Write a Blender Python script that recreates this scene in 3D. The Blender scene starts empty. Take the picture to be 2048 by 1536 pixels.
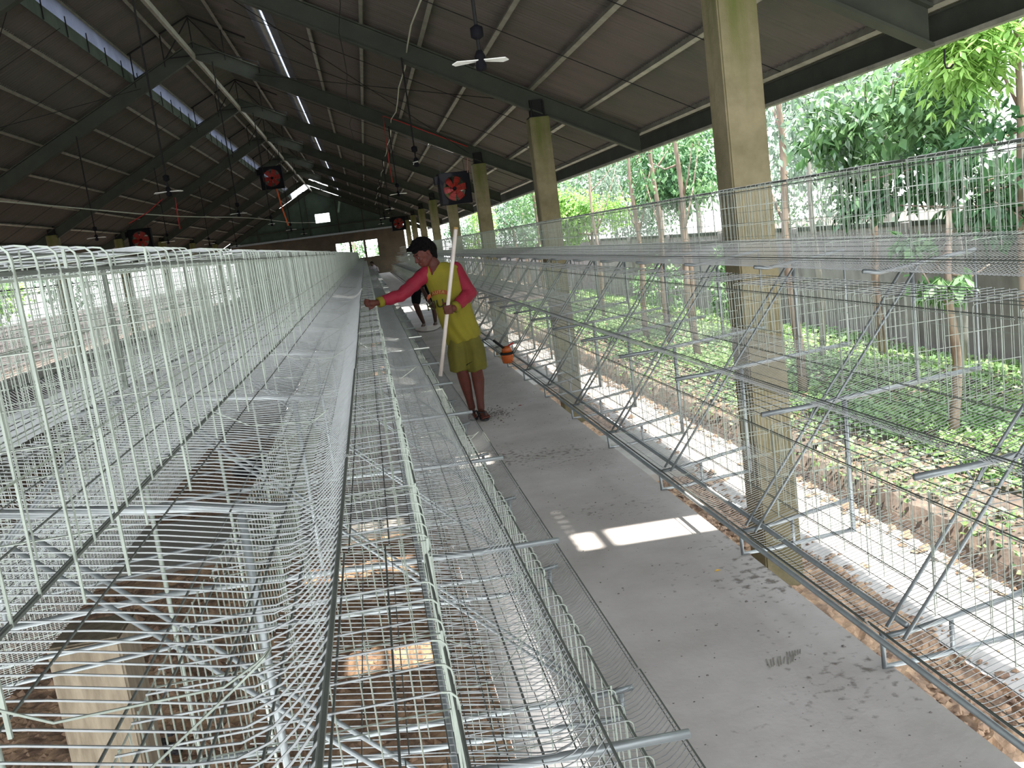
import bpy, bmesh, math, random
import numpy as np
from mathutils import Vector, Matrix, noise
from mathutils.bvhtree import BVHTree
random.seed(7); RNG = np.random.default_rng(7)
SC = bpy.context.scene
COL = SC.collection
H = 1.55                                   # eye height above the aisle

# ------------------------------------------------------------------ camera
F = 1840.0
AX = np.array([[0.97934961, -0.15052602, 0.13496763],
               [-0.15623265, -0.13975914, 0.97778256],
               [-0.12831876, -0.97867732, -0.16039014]])
cam_d = bpy.data.cameras.new('camera'); cam = bpy.data.objects.new('camera', cam_d); COL.objects.link(cam)
R = Matrix([[AX[i][0], -AX[i][1], -AX[i][2]] for i in range(3)])
cam.matrix_world = Matrix.Translation((0, 0, H)) @ R.to_4x4()
cam_d.sensor_width = 36; cam_d.lens = F / 2048 * 36; cam_d.clip_start = 0.02; cam_d.clip_end = 400
SC.camera = cam
# ------------------------------------------------------------------ world, sun, exposure
W = bpy.data.worlds.new('sky'); SC.world = W; W.use_nodes = True
nt = W.node_tree; bg = nt.nodes['Background']
tc = nt.nodes.new('ShaderNodeTexCoord'); sx = nt.nodes.new('ShaderNodeSeparateXYZ'); cr = nt.nodes.new('ShaderNodeValToRGB')
nt.links.new(tc.outputs['Generated'], sx.inputs[0]); nt.links.new(sx.outputs[2], cr.inputs[0]); nt.links.new(cr.outputs[0], bg.inputs[0])
cr.color_ramp.elements[0].color = (0.93, 0.96, 0.97, 1); cr.color_ramp.elements[1].color = (0.72, 0.84, 1.0, 1)
bg.inputs[1].default_value = 2.6
sd = bpy.data.lights.new('sun', 'SUN'); sun = bpy.data.objects.new('sun', sd); COL.objects.link(sun)
sd.energy = 8.0; sd.angle = math.radians(0.8); sd.color = (1.0, 0.95, 0.85)
sun.rotation_euler = Vector((0.25, -0.12, 0.95)).to_track_quat('Z', 'Y').to_euler()
SC.view_settings.view_transform = 'Standard'; SC.view_settings.look = 'None'
SC.view_settings.gamma = 1.0; SC.view_settings.use_curve_mapping = False
SC.view_settings.exposure = 1.1
SC.cycles.max_bounces = 8; SC.cycles.diffuse_bounces = 5; SC.cycles.use_denoising = True

# ------------------------------------------------------------------ pixel helper (photograph pixel -> world ray)
def ray(px, py):
    d = np.array([px - 1024, py - 768, F]); w = AX @ d; return w / w[1]
def at_y(px, py, y): r = ray(px, py) * y; return (r[0], r[1], r[2] + H)
def at_z(px, py, z): r = ray(px, py); r = r * ((z - H) / r[2]); return (r[0], r[1], z)
def at_x(px, py, x): r = ray(px, py); r = r * (x / r[0]); return (r[0], r[1], r[2] + H)

# ------------------------------------------------------------------ materials
def mat(name, col, rough=0.6, metal=0.0, var=0.0, vscale=8.0, bump=0.0, bscale=60.0, col2=None, stretch=(1, 1, 1), ramp=(0.35, 0.65), spec=0.5, trans=0.0):
    m = bpy.data.materials.new(name); m.use_nodes = True; nt = m.node_tree; N = nt.nodes; L = nt.links
    b = N['Principled BSDF']; b.inputs['Base Color'].default_value = (*col, 1)
    b.inputs['Roughness'].default_value = rough; b.inputs['Metallic'].default_value = metal
    b.inputs['Specular IOR Level'].default_value = spec
    if var or bump or col2:
        t = N.new('ShaderNodeTexCoord'); mp = N.new('ShaderNodeMapping'); mp.inputs['Scale'].default_value = stretch
        L.new(t.outputs['Object'], mp.inputs[0])
    if var or col2:
        n = N.new('ShaderNodeTexNoise'); n.inputs['Scale'].default_value = vscale; n.inputs['Detail'].default_value = 8; n.inputs['Roughness'].default_value = 0.62
        L.new(mp.outputs[0], n.inputs['Vector']); c = N.new('ShaderNodeValToRGB'); L.new(n.outputs[0], c.inputs[0])
        c2 = col2 or tuple(min(1, x * (1 + var)) for x in col); c1 = col if col2 else tuple(x * (1 - var) for x in col)
        c.color_ramp.elements[0].position = ramp[0]; c.color_ramp.elements[1].position = ramp[1]
        c.color_ramp.elements[0].color = (*c1, 1); c.color_ramp.elements[1].color = (*c2, 1)
        L.new(c.outputs[0], b.inputs['Base Color'])
    if bump:
        n2 = N.new('ShaderNodeTexNoise'); n2.inputs['Scale'].default_value = bscale; n2.inputs['Detail'].default_value = 6
        L.new(mp.outputs[0], n2.inputs['Vector']); bp = N.new('ShaderNodeBump'); bp.inputs['Strength'].default_value = bump; bp.inputs['Distance'].default_value = 0.01
        L.new(n2.outputs[0], bp.inputs['Height']); L.new(bp.outputs[0], b.inputs['Normal'])
    if trans:
        tr = N.new('ShaderNodeBsdfTranslucent'); mx = N.new('ShaderNodeMixShader'); mx.inputs[0].default_value = trans
        src = b.inputs['Base Color'].links[0].from_socket if b.inputs['Base Color'].is_linked else None
        if src: L.new(src, tr.inputs[0])
        else: tr.inputs[0].default_value = (*col, 1)
        L.new(b.outputs[0], mx.inputs[1]); L.new(tr.outputs[0], mx.inputs[2]); L.new(mx.outputs[0], N['Material Output'].inputs[0])
    return m
M = {}
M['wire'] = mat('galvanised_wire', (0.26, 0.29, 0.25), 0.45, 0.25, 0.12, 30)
M['wirel'] = mat('dark_wire', (0.085, 0.095, 0.085), 0.55, 0.2, 0.1, 30)  # darker tone for the lengthwise wires
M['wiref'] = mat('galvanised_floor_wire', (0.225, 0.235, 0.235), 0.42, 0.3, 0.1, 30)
M['tube'] = mat('galvanised_tube', (0.22, 0.24, 0.245), 0.38, 0.5, 0.12, 14)
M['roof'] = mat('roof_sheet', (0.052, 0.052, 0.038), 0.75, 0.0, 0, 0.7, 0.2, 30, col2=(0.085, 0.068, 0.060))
M['rafter'] = mat('rafter_paint', (0.024, 0.029, 0.018), 0.75, 0.0, 0.25, 3)
M['purlin'] = mat('purlin_steel', (0.24, 0.235, 0.19), 0.5, 0.3, 0.25, 4)
M['dark'] = mat('dark_steel', (0.012, 0.012, 0.012), 0.8, spec=0.2)
M['strip'] = mat('dull_plastic', (0.30, 0.32, 0.38), 0.5, 0, 0.15, 1.5, trans=0.7)
M['net'] = mat('green_net', (0.035, 0.055, 0.035), 0.8, 0, 0.3, 3)
M['gable'] = mat('gable_sheet', (0.030, 0.055, 0.035), 0.6, 0.0, 0.3, 1.5)
M['plaster'] = mat('old_plaster', (0.085, 0.066, 0.045), 0.9, 0, 0.25, 1.2, 0.2, 20)
M['dirt'] = mat('pit_dirt', (0.17, 0.105, 0.07), 0.95, 0, 0, 5, 0.9, 40, col2=(0.46, 0.30, 0.185), ramp=(0.38, 0.62))  # soil mottling; its bright orange end also imitates sunlit patches
M['clod'] = mat('dirt_clod', (0.14, 0.085, 0.062), 0.95, 0, 0, 9, 0.6, 50, col2=(0.44, 0.29, 0.185))
M['cement'] = mat('sunlit_cement', (0.46, 0.42, 0.39), 0.9, 0, 0.22, 2.5, 0.4, 30)  # cement, whitened to carry the sunlit band past the eave shadow
M['slab'] = mat('slab_concrete', (0.30, 0.28, 0.25), 0.9, 0, 0.18, 2, 0.3, 25)
M['outwall'] = mat('boundary_plaster', (0.17, 0.15, 0.145), 0.9, 0, 0, 1.3, 0.3, 12, col2=(0.31, 0.28, 0.27), stretch=(1, 1, 0.5))
M['soil'] = mat('garden_soil', (0.055, 0.042, 0.034), 0.95, 0, 0, 2.4, 0.8, 25, col2=(0.16, 0.12, 0.095))
M['weed'] = mat('weed_leaf', (0.13, 0.26, 0.085), 0.5, 0, 0, 1.5, col2=(0.32, 0.46, 0.16), trans=0.35)
M['weed2'] = mat('weed_leaf_pale', (0.22, 0.42, 0.16), 0.45, 0, 0, 2.5, col2=(0.45, 0.62, 0.28), trans=0.35)
M['leafd'] = mat('leaf_dark', (0.05, 0.13, 0.055), 0.42, 0, 0, 1.2, col2=(0.13, 0.28, 0.11), trans=0.25)
M['leafm'] = mat('leaf_mid', (0.11, 0.24, 0.09), 0.35, 0, 0, 1.4, col2=(0.26, 0.42, 0.18), trans=0.35)
M['leafy'] = mat('leaf_young', (0.22, 0.44, 0.10), 0.4, 0, 0, 1.4, col2=(0.42, 0.62, 0.18), trans=0.45)
M['leafg'] = mat('leaf_grey', (0.14, 0.21, 0.15), 0.4, 0, 0, 2.0, col2=(0.32, 0.42, 0.31), trans=0.3)
M['bark'] = mat('bark', (0.16, 0.105, 0.075), 0.9, 0, 0, 6, 0.5, 40, col2=(0.34, 0.26, 0.20), stretch=(1, 1, 0.25))
M['barkg'] = mat('bark_grey', (0.24, 0.22, 0.19), 0.9, 0, 0, 6, 0.5, 40, col2=(0.40, 0.37, 0.33), stretch=(1, 1, 0.25))
M['skin'] = mat('skin', (0.080, 0.016, 0.008), 0.7, 0, 0.15, 12)
M['skind'] = mat('skin_far', (0.045, 0.014, 0.009), 0.6)
M['hair'] = mat('hair', (0.003, 0.0025, 0.0025), 0.9, spec=0.1)
M['yellow'] = mat('yellow_jersey', (0.17, 0.145, 0.005), 0.85, 0, 0.10, 6)
M['pink'] = mat('pink_sleeve', (0.20, 0.001, 0.017), 0.75, 0, 0.12, 6)
M['green'] = mat('green_patch', (0.006, 0.13, 0.065), 0.8)
M['olive'] = mat('olive_shorts', (0.088, 0.078, 0.004), 0.85, 0, 0.15, 7)
M['red'] = mat('red_print', (0.22, 0.045, 0.008), 0.8)
M['print'] = mat('pale_print', (0.30, 0.19, 0.06), 0.8)
M['stripe'] = mat('dark_green_print', (0.02, 0.028, 0.004), 0.8)
M['black'] = mat('black_cloth', (0.004, 0.005, 0.007), 0.9, spec=0.1)
M['rubber'] = mat('black_rubber', (0.015, 0.015, 0.018), 0.6)
M['lilac'] = mat('pale_shirt', (0.42, 0.38, 0.42), 0.85)
M['pole'] = mat('white_plastic', (0.62, 0.55, 0.50), 0.45, 0, 0.08, 5)
M['fanred'] = mat('fan_red', (0.28, 0.014, 0.006), 0.6)
M['fanhub'] = mat('fan_black', (0.004, 0.004, 0.006), 0.8, spec=0.15)
M['white'] = mat('white_blade', (0.72, 0.72, 0.68), 0.5, 0, 0.05, 5)
M['redcable'] = mat('red_cable', (0.30, 0.012, 0.008), 0.6)
M['orange'] = mat('orange_plastic', (0.42, 0.085, 0.012), 0.4)
M['ribbon'] = mat('orange_ribbon', (0.55, 0.10, 0.02), 0.7)
M['yleaf'] = mat('yellow_leaf', (0.65, 0.38, 0.05), 0.6)
M['hose'] = mat('pale_conduit', (0.42, 0.44, 0.34), 0.5)
M['husk'] = mat('husk_fibre', (0.05, 0.045, 0.05), 0.95, 0, 0.4, 30, 0.8, 90)
M['litter'] = mat('litter', (0.16, 0.14, 0.13), 0.9, 0, 0.5, 40)

def floor_mat():
    m = mat('aisle_concrete', (0.43, 0.395, 0.37), 0.82, 0, 0, 1.6, 0.25, 45, col2=(0.62, 0.58, 0.56), ramp=(0.3, 0.68)); nt = m.node_tree; N = nt.nodes; L = nt.links
    b = N['Principled BSDF']; src = b.inputs['Base Color'].links[0].from_socket
    t = N.new('ShaderNodeTexCoord'); n = N.new('ShaderNodeTexNoise'); n.inputs['Scale'].default_value = 26; n.inputs['Detail'].default_value = 5
    n3 = N.new('ShaderNodeTexNoise'); n3.inputs['Scale'].default_value = 0.9
    L.new(t.outputs['Object'], n.inputs['Vector']); L.new(t.outputs['Object'], n3.inputs['Vector'])
    mu = N.new('ShaderNodeMath'); mu.operation = 'MULTIPLY'; L.new(n.outputs[0], mu.inputs[0]); L.new(n3.outputs[0], mu.inputs[1])
    c = N.new('ShaderNodeValToRGB'); L.new(mu.outputs[0], c.inputs[0]); c.color_ramp.elements[0].position = 0.33; c.color_ramp.elements[1].position = 0.42
    mx = N.new('ShaderNodeMixRGB'); L.new(c.outputs[0], mx.inputs[0]); L.new(src, mx.inputs[1]); mx.inputs[2].default_value = (0.22, 0.19, 0.17, 1)
    L.new(mx.outputs[0], b.inputs['Base Color']); return m
M['pier'] = mat('pier_concrete', (0.10, 0.078, 0.05), 0.9, 0, 0, 3, 0.3, 20, col2=(0.19, 0.155, 0.11), stretch=(6, 6, 1))
M['floor'] = floor_mat()
def column_mat():
    m = mat('column_concrete', (0.115, 0.098, 0.048), 0.9, 0, 0, 2.2, 0.7, 22, col2=(0.21, 0.178, 0.105)); nt = m.node_tree; N = nt.nodes; L = nt.links
    b = N['Principled BSDF']; src = b.inputs['Base Color'].links[0].from_socket
    t = N.new('ShaderNodeTexCoord'); mp = N.new('ShaderNodeMapping'); mp.inputs['Scale'].default_value = (9, 9, 0.7); L.new(t.outputs['Object'], mp.inputs[0])
    n = N.new('ShaderNodeTexNoise'); n.inputs['Scale'].default_value = 1.0; n.inputs['Detail'].default_value = 4; L.new(mp.outputs[0], n.inputs['Vector'])
    s = N.new('ShaderNodeSeparateXYZ'); L.new(t.outputs['Object'], s.inputs[0])
    r = N.new('ShaderNodeMapRange'); r.inputs[1].default_value = 1.2; r.inputs[2].default_value = 4.6; L.new(s.outputs[2], r.inputs[0])
    mu = N.new('ShaderNodeMath'); mu.operation = 'MULTIPLY'; L.new(r.outputs[0], mu.inputs[0]); L.new(n.outputs[0], mu.inputs[1])
    c = N.new('ShaderNodeValToRGB'); c.color_ramp.elements[0].position = 0.16; c.color_ramp.elements[1].position = 0.36; L.new(mu.outputs[0], c.inputs[0])
    mx = N.new('ShaderNodeMixRGB'); L.new(c.outputs[0], mx.inputs[0]); L.new(src, mx.inputs[1]); mx.inputs[2].default_value = (0.085, 0.095, 0.02, 1)
    L.new(mx.outputs[0], b.inputs['Base Color']); return m
M['column'] = column_mat()

# ------------------------------------------------------------------ mesh helpers
class MB:
    def __init__(s): s.v = []; s.f = []
    def box(s, x0, x1, y0, y1, z0, z1):
        n = len(s.v); s.v += [(x, y, z) for z in (z0, z1) for y in (y0, y1) for x in (x0, x1)]
        s.f += [tuple(n + i for i in q) for q in ((0, 2, 3, 1), (4, 5, 7, 6), (0, 1, 5, 4), (2, 6, 7, 3), (0, 4, 6, 2), (1, 3, 7, 5))]; return s
    def tube(s, pts, r, n=4, cap=True, r2=None):
        P = [Vector(p) for p in pts]; k = len(P); base = len(s.v)
        d = (P[1] - P[0]).normalized(); a = Vector((0, 0, 1)) if abs(d.z) < 0.9 else Vector((1, 0, 0)); u = d.cross(a).normalized()
        for i in range(k):
            if i == 0: t = P[1] - P[0]
            elif i == k - 1: t = P[i] - P[i - 1]
            else: t = (P[i + 1] - P[i]).normalized() + (P[i] - P[i - 1]).normalized()
            t = t.normalized() if t.length > 1e-9 else d
            u = (u - t * u.dot(t)); u = u.normalized() if u.length > 1e-6 else t.orthogonal().normalized()
            w = t.cross(u); rr = r if r2 is None else r + (r2 - r) * i / (k - 1)
            for j in range(n):
                an = 2 * math.pi * (j + 0.5) / n; q = P[i] + (u * math.cos(an) + w * math.sin(an)) * rr; s.v.append((q.x, q.y, q.z))
        for i in range(k - 1):
            for j in range(n):
                a0 = base + i * n + j; b0 = base + i * n + (j + 1) % n; s.f.append((a0, b0, b0 + n, a0 + n))
        if cap and n > 2:
            s.f.append(tuple(base + j for j in reversed(range(n)))); s.f.append(tuple(base + (k - 1) * n + j for j in range(n)))
        return s
    def quad(s, a, b, c, d): n = len(s.v); s.v += [tuple(a), tuple(b), tuple(c), tuple(d)]; s.f.append((n, n + 1, n + 2, n + 3)); return s
    def poly(s, pts): n = len(s.v); s.v += [tuple(p) for p in pts]; s.f.append(tuple(range(n, n + len(pts)))); return s
    def lathe(s, prof, c=(0, 0, 0), n=16, axis='z'):
        b = len(s.v)
        for r, h in prof:
            for j in range(n):
                a = 2 * math.pi * j / n; x, y = r * math.cos(a), r * math.sin(a)
                p = (x, y, h) if axis == 'z' else (x, h, y); s.v.append((p[0] + c[0], p[1] + c[1], p[2] + c[2]))
        for i in range(len(prof) - 1):
            for j in range(n): s.f.append((b + i * n + j, b + i * n + (j + 1) % n, b + (i + 1) * n + (j + 1) % n, b + (i + 1) * n + j))
        return s
    def mesh(s, name, m, smooth=False):
        me = bpy.data.meshes.new(name); me.from_pydata(s.v, [], s.f)
        if m: me.materials.append(M[m] if isinstance(m, str) else m)
        if smooth: me.polygons.foreach_set('use_smooth', [True] * len(me.polygons))
        return me
    def obj(s, name, m, parent=None, smooth=False, **k): return link(name, s.mesh(name, m, smooth), parent, **k)
def link(name, me, parent=None, loc=None, **k):
    o = bpy.data.objects.new(name, me); COL.objects.link(o)
    if parent: o.parent = parent
    if loc: o.location = loc
    return tag(o, **k)
def tag(o, label=None, cat=None, group=None, kind=None):
    if label: o['label'] = label
    if cat: o['category'] = cat
    if group: o['group'] = group
    if kind: o['kind'] = kind
    return o
def empty(name, loc=(0, 0, 0), rz=0, **k):
    o = bpy.data.objects.new(name, None); COL.objects.link(o); o.location = loc; o.rotation_euler = (0, 0, rz); o.empty_display_size = 0.1
    return tag(o, **k)
def bevel_box(x0, x1, y0, y1, z0, z1, w=0.015, jit=0.0, cuts=0):
    bm = bmesh.new(); bmesh.ops.create_cube(bm, size=1)
    for v in bm.verts: v.co = Vector((x0 + (v.co.x + .5) * (x1 - x0), y0 + (v.co.y + .5) * (y1 - y0), z0 + (v.co.z + .5) * (z1 - z0)))
    if cuts: bmesh.ops.bisect_plane  # no-op reference
    bmesh.ops.bevel(bm, geom=bm.edges[:], offset=w, segments=2, affect='EDGES')
    me = bpy.data.meshes.new('m'); bm.to_mesh(me); bm.free(); return me
def nth(i):
    if i < 20: return ORD[i]
    t = {2: 'twenty', 3: 'thirty', 4: 'forty', 5: 'fifty'}[(i + 1) // 10]; u = (i + 1) % 10
    return (t[:-1] + 'ieth') if u == 0 else t + ['', '-first', '-second', '-third', '-fourth', '-fifth', '-sixth', '-seventh', '-eighth', '-ninth'][u]
ORD = ['nearest', 'second', 'third', 'fourth', 'fifth', 'sixth', 'seventh', 'eighth', 'ninth', 'tenth', 'eleventh', 'twelfth', 'thirteenth', 'fourteenth', 'fifteenth', 'sixteenth', 'seventeenth', 'eighteenth', 'nineteenth', 'twentieth']

# ------------------------------------------------------------------ SETTING: aisle, pits, ground
YE = 65.2
fl = MB(); fl.box(0.42, 1.49, -3, YE, -1.45, 0.0)
floor = link('floor', fl.mesh('floor', 'floor'), kind='structure')
MB().box(-4.55, -2.1, 18, YE, -1.45, 0.0).obj('floor', 'slab', kind='structure')
MB().box(-7.39, -6.32, -3, YE, -1.45, 0.0).obj('floor', 'slab', kind='structure')
# dirt in the pits: displaced grids
def ground(name, x0, x1, y0, y1, step, zf, m, amp, parent=None, kind='structure'):
    nx = max(2, int((x1 - x0) / step) + 1); ny = max(2, int((y1 - y0) / step) + 1); v = []; f = []
    for j in range(ny):
        y = y0 + (y1 - y0) * j / (ny - 1)
        for i in range(nx):
            x = x0 + (x1 - x0) * i / (nx - 1)
            z = zf(x, y) + amp * (noise.fractal(Vector((x * 3.1, y * 3.1, 0)), 0.9, 2.1, 5) * 0.6 + 0.5 * noise.noise(Vector((x * 14, y * 14, 3))))
            v.append((x, y, z))
    for j in range(ny - 1):
        for i in range(nx - 1):
            a = j * nx + i; f.append((a, a + 1, a + nx + 1, a + nx))
    me = bpy.data.meshes.new(name); me.from_pydata(v, [], f); me.materials.append(M[m])
    return link(name, me, parent, kind=kind)
ground('trim_1', -4.6, 0.42, 3.6, 9.7, 0.035, lambda x, y: -1.45, 'dirt', 0.045)
ground('trim_12', -4.6, 0.42, 9.6, 18.1, 0.05, lambda x, y: -1.45, 'dirt', 0.045)
ground('trim_2', -2.1, 0.42, 18, YE, 0.15, lambda x, y: -1.45, 'dirt', 0.06)
ground('trim_13', -10.3, -7.35, 1, YE, 0.2, lambda x, y: -1.45, 'dirt', 0.06)
ground('trim_3', -6.35, -4.5, 1, YE, 0.2, lambda x, y: -1.45, 'dirt', 0.06)
ground('trim_4', 1.49, 3.34, 4.0, 20, 0.04, lambda x, y: -1.45 + 0.04 * math.sin(y * 1.3), 'dirt', 0.06)
ground('trim_5', 1.49, 3.34, 20, YE, 0.15, lambda x, y: -1.45, 'dirt', 0.07)
ground('trim_6', 3.30, 4.22, -2, YE, 0.06, lambda x, y: -1.43, 'cement', 0.018)
def gz(x, y):
    s = min(1, max(0, (x - 4.2) / 0.12)); return -1.48 + 0.26 * s + 0.02 * (x - 4.2) + (0.05 * math.sin(x * 2 + y) if x > 4.5 else 0)
ground('trim_7', 4.18, 9.0, -2, 40, 0.09, gz, 'soil', 0.06)
ground('trim_8', -40, -10.2, -20, 90, 2.0, lambda x, y: -1.3, 'soil', 0.1)
ground('trim_9', 9.0, 60, -20, 110, 2.5, lambda x, y: -1.3, 'soil', 0.1)
ground('trim_10', 4.18, 9.0, 40, 110, 0.5, gz, 'soil', 0.08)
ground('trim_11', -10.2, 4.2, YE, 110, 1.0, lambda x, y: -1.0, 'soil', 0.1)
for k in range(0, 7):                       # cross slabs over the pits
    y0 = 9.6 + 7.35 * k
    MB().box(-2.1 if k > 1 else -4.5, 0.42, y0, y0 + 1.75, -1.46, -1.36).obj('cross_slab', 'slab', floor)
    MB().box(1.49, 3.34, y0 + 0.3, y0 + 2.6, -1.46, -1.36).obj('cross_slab', 'slab', floor)
# loose clods in the pits, one object each pit
def rocks(name, spec, m, label, seed, n):
    r = random.Random(seed); mb = MB()
    for _ in range(n):
        x, y, z, s = spec(r); k = 6
        ring = [(x + s * math.cos(a + r.uniform(-.3, .3)) * r.uniform(.7, 1.1), y + s * math.sin(a) * r.uniform(.7, 1.1), z + s * r.uniform(0, .35)) for a in [2 * math.pi * i / k for i in range(k)]]
        b = len(mb.v); mb.v += ring + [(x, y, z + s * r.uniform(.6, 1.0))]; mb.f += [(b + i, b + (i + 1) % k, b + k) for i in range(k)]
    return mb.obj(name, m, label=label, cat='soil', kind='stuff')
rocks('soil_clods', lambda r: (*((r.uniform(-3.6, .38), r.uniform(4.2, 9.3)) if r.random() < .7 else (r.uniform(-4, .38), r.uniform(11, 18))), -1.47, abs(r.gauss(0.012, .022)) + .01), 'clod', 'loose reddish soil clods in the pit under the left cage row', 3, 9000)
rocks('soil_clods', lambda r: (r.uniform(1.52, 3.3), r.uniform(4.2, 12) if r.random() < .8 else r.uniform(12, 30), -1.46, abs(r.gauss(0.012, .02)) + .008), 'clod', 'loose brown soil clods and litter in the pit under the right cage row', 4, 6000)
rocks('soil_clods', lambda r: (r.choice([3.32, 4.2]) + r.gauss(0, .10), r.uniform(4.5, 30), -1.43, abs(r.gauss(0.01, .02)) + .008), 'clod', 'dark clods scattered along the edges of the sunlit drip strip', 5, 2500)

# ------------------------------------------------------------------ roof
XR = -2.95; RZ = 6.42; MS = 0.495           # ridge, rafter top height, slope
def rt(x): return RZ - (MS if x > XR else 0.533) * abs(x - XR)      # rafter top line
RY = [6.6 + 7.35 * k for k in range(-1, 9)]
roof = empty('ceiling', (0, 0, 0), kind='structure')
# corrugated sheets, shared mesh per slope
def sheet_mesh(x0, x1, zfun, wdt=1.05, pitch=0.09, amp=0.014):
    n = int(wdt / pitch) * 4; v = []; f = []
    for i in range(n + 1):
        y = wdt * i / n + 0.0; z = amp * math.sin(2 * math.pi * y / pitch)
        for x in (x0, x1): v.append((x, y, zfun(x) + z))
    for i in range(n): f.append((2 * i, 2 * i + 1, 2 * i + 3, 2 * i + 2))
    me = bpy.data.meshes.new('roof_sheet'); me.from_pydata(v, [], f); me.materials.append(M['roof']); return me
zs = lambda x: rt(x) + 0.085
shR = sheet_mesh(-1.04, 4.58, zs); shU = sheet_mesh(-1.62, -1.16, zs); shL = sheet_mesh(-10.42, -4.32, zs)
monz = lambda x: RZ + 0.60 - MS * abs(x - XR)
shM1 = sheet_mesh(-2.95, -1.50, monz); shM2 = sheet_mesh(-4.52, -2.95, monz)
SUN_GAPS = {}
def sun_gap(y, xa, xb):
    i = int(round((y + 5) / 1.04)); SUN_GAPS.setdefault(i, []).append((xa, xb))
for y, a, b in ((3.05, 1.9, 2.55), (8.6, .95, 1.45), (5.4, 1.0, 1.75), (7.4, .6, 1.5), (22.0, 1.3, 2.9), (23.04, 1.5, 2.6), (29.3, 1.2, 2.9), (30.3, 1.2, 2.7)): sun_gap(y, a, b)
for i, gs in SUN_GAPS.items():                   # sheets with openings added to let sun patches reach floor and pits
    for (a, b) in gs:
        if i < 14:                           # only narrow slots near the camera
            for y0, w_ in ((0, .36), (.60, .45)) if i == 8 else ((0, .27), (.63, .42)): link('roof_sheet', sheet_mesh(a, b, zs, w_), roof, loc=(0, -5 + 1.04 * i + y0, .002))
        for x0, x1 in ((-1.00, a), (b, 4.58)): link('roof_sheet', sheet_mesh(x0, x1, zs), roof, loc=(0, -5 + 1.04 * i, 0.004 * (i % 2)))
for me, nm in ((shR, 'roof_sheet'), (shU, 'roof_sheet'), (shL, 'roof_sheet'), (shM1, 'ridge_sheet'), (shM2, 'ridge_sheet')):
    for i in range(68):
        if me is shR and i in SUN_GAPS: continue
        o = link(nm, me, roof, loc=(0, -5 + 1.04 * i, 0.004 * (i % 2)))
# sheet seam laps: darker edge ribs
def rafter_mesh():
    mb = MB()
    for sgn in (1, -1):
        pts = []
        xe = XR + sgn * 7.32
        top = [(XR, RZ), (xe, rt(xe))]; bot = [(xe, rt(xe) - 0.28), (XR + sgn * 4.9, rt(XR + sgn * 4.9) - 0.30), (XR, RZ - 0.33)]
        prof = top + bot
        for y0, y1, inset in ((-0.006, 0.006, 0),):
            n = len(mb.v); k = len(prof)
            mb.v += [(x, y0, z) for x, z in prof] + [(x, y1, z) for x, z in prof]
            mb.f += [tuple(n + i for i in range(k)), tuple(n + k + i for i in reversed(range(k)))] + [(n + i, n + (i + 1) % k, n + k + (i + 1) % k, n + k + i) for i in range(k)]
        for (a, b) in ((top[0], top[1]), (bot[0], bot[1]), (bot[1], bot[2])):   # flanges
            for dz in (0.0,):
                n = len(mb.v); t = 0.012
                mb.v += [(a[0], -.07, a[1] - t), (b[0], -.07, b[1] - t), (b[0], .07, b[1] - t), (a[0], .07, a[1] - t), (a[0], -.07, a[1] + t), (b[0], -.07, b[1] + t), (b[0], .07, b[1] + t), (a[0], .07, a[1] + t)]
                mb.f += [tuple(n + i for i in q) for q in ((0, 1, 2, 3), (4, 7, 6, 5), (0, 4, 5, 1), (1, 5, 6, 2), (2, 6, 7, 3), (3, 7, 4, 0))]
    return mb.mesh('rafter', 'rafter')
rm = rafter_mesh()
for y in RY: link('rafter', rm, roof, loc=(0, y, 0))
def purlin_mesh(L=7.35):
    mb = MB(); t = .004
    mb.box(-.03, .03, 0, L, 0, t).box(-.03, -.03 + t, 0, L, 0, .085).box(-.03, .03, 0, L, .085 - t, .085); mb.box(.03 - t, .03, 0, L, 0, .02)
    return mb.mesh('purlin', 'purlin')
pm = purlin_mesh()
PX = [4.40] + [3.55 - 0.78 * i for i in range(7)]
for x in PX + [2 * XR - x for x in PX]:
    for y in RY[:-1]:
        o = link('purlin', pm, roof, loc=(x, y, rt(x))); o.rotation_euler = (0, math.atan(MS) * (1 if x > XR else -1), 0)
MB().box(-0.03, 0.03, RY[0], RY[-1], -0.06, 0.06).obj('ridge_beam', 'purlin', roof, loc=(XR, 0, RZ - .30))
# ridge monitor: posts, top chords, bracing at each rafter, long eave channels (galvanised)
def monitor_mesh():
    mb = MB(); r = .016
    for x in (-4.25, -3.58, -2.95, -2.32, -1.65): mb.tube([(x, 0, rt(x) - .12), (x, 0, monz(x) - .05)], r, 4)
    mb.tube([(-4.4, 0, monz(-4.4) - .06), (XR, 0, monz(XR) - .06)], .022, 4); mb.tube([(XR, 0, monz(XR) - .06), (-1.5, 0, monz(-1.5) - .06)], .022, 4)
    mb.tube([(-3.58, 0, rt(-3.58) + .05), (-2.32, 0, rt(-2.32) + .05)], r, 4)
    mb.tube([(-4.25, 0, rt(-4.25) + .05), (-3.58, 0, rt(-3.58) + .02)], r, 4); mb.tube([(-2.32, 0, rt(-2.32) + .02), (-1.65, 0, rt(-1.65) + .1)], r, 4)
    mb.tube([(-3.58, 0, rt(-3.58)), (-2.95, 0, monz(-2.95) - .1)], r, 4); mb.tube([(-2.32, 0, rt(-2.32)), (-2.95, 0, monz(-2.95) - .1)], r, 4)
    return mb.mesh('monitor_truss', 'dark')
mm = monitor_mesh()
for y in RY: link('monitor_truss', mm, roof, loc=(0, y, 0))
for x in (-4.32, -3.6, -2.3, -1.58):
    for y in RY[:-1]:
        o = link('purlin', pm, roof, loc=(x, y, monz(x) - .09)); o.rotation_euler = (0, math.atan(MS) * (1 if x > XR else -1), 0)
_a, _b = -1.30, -.90
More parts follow.
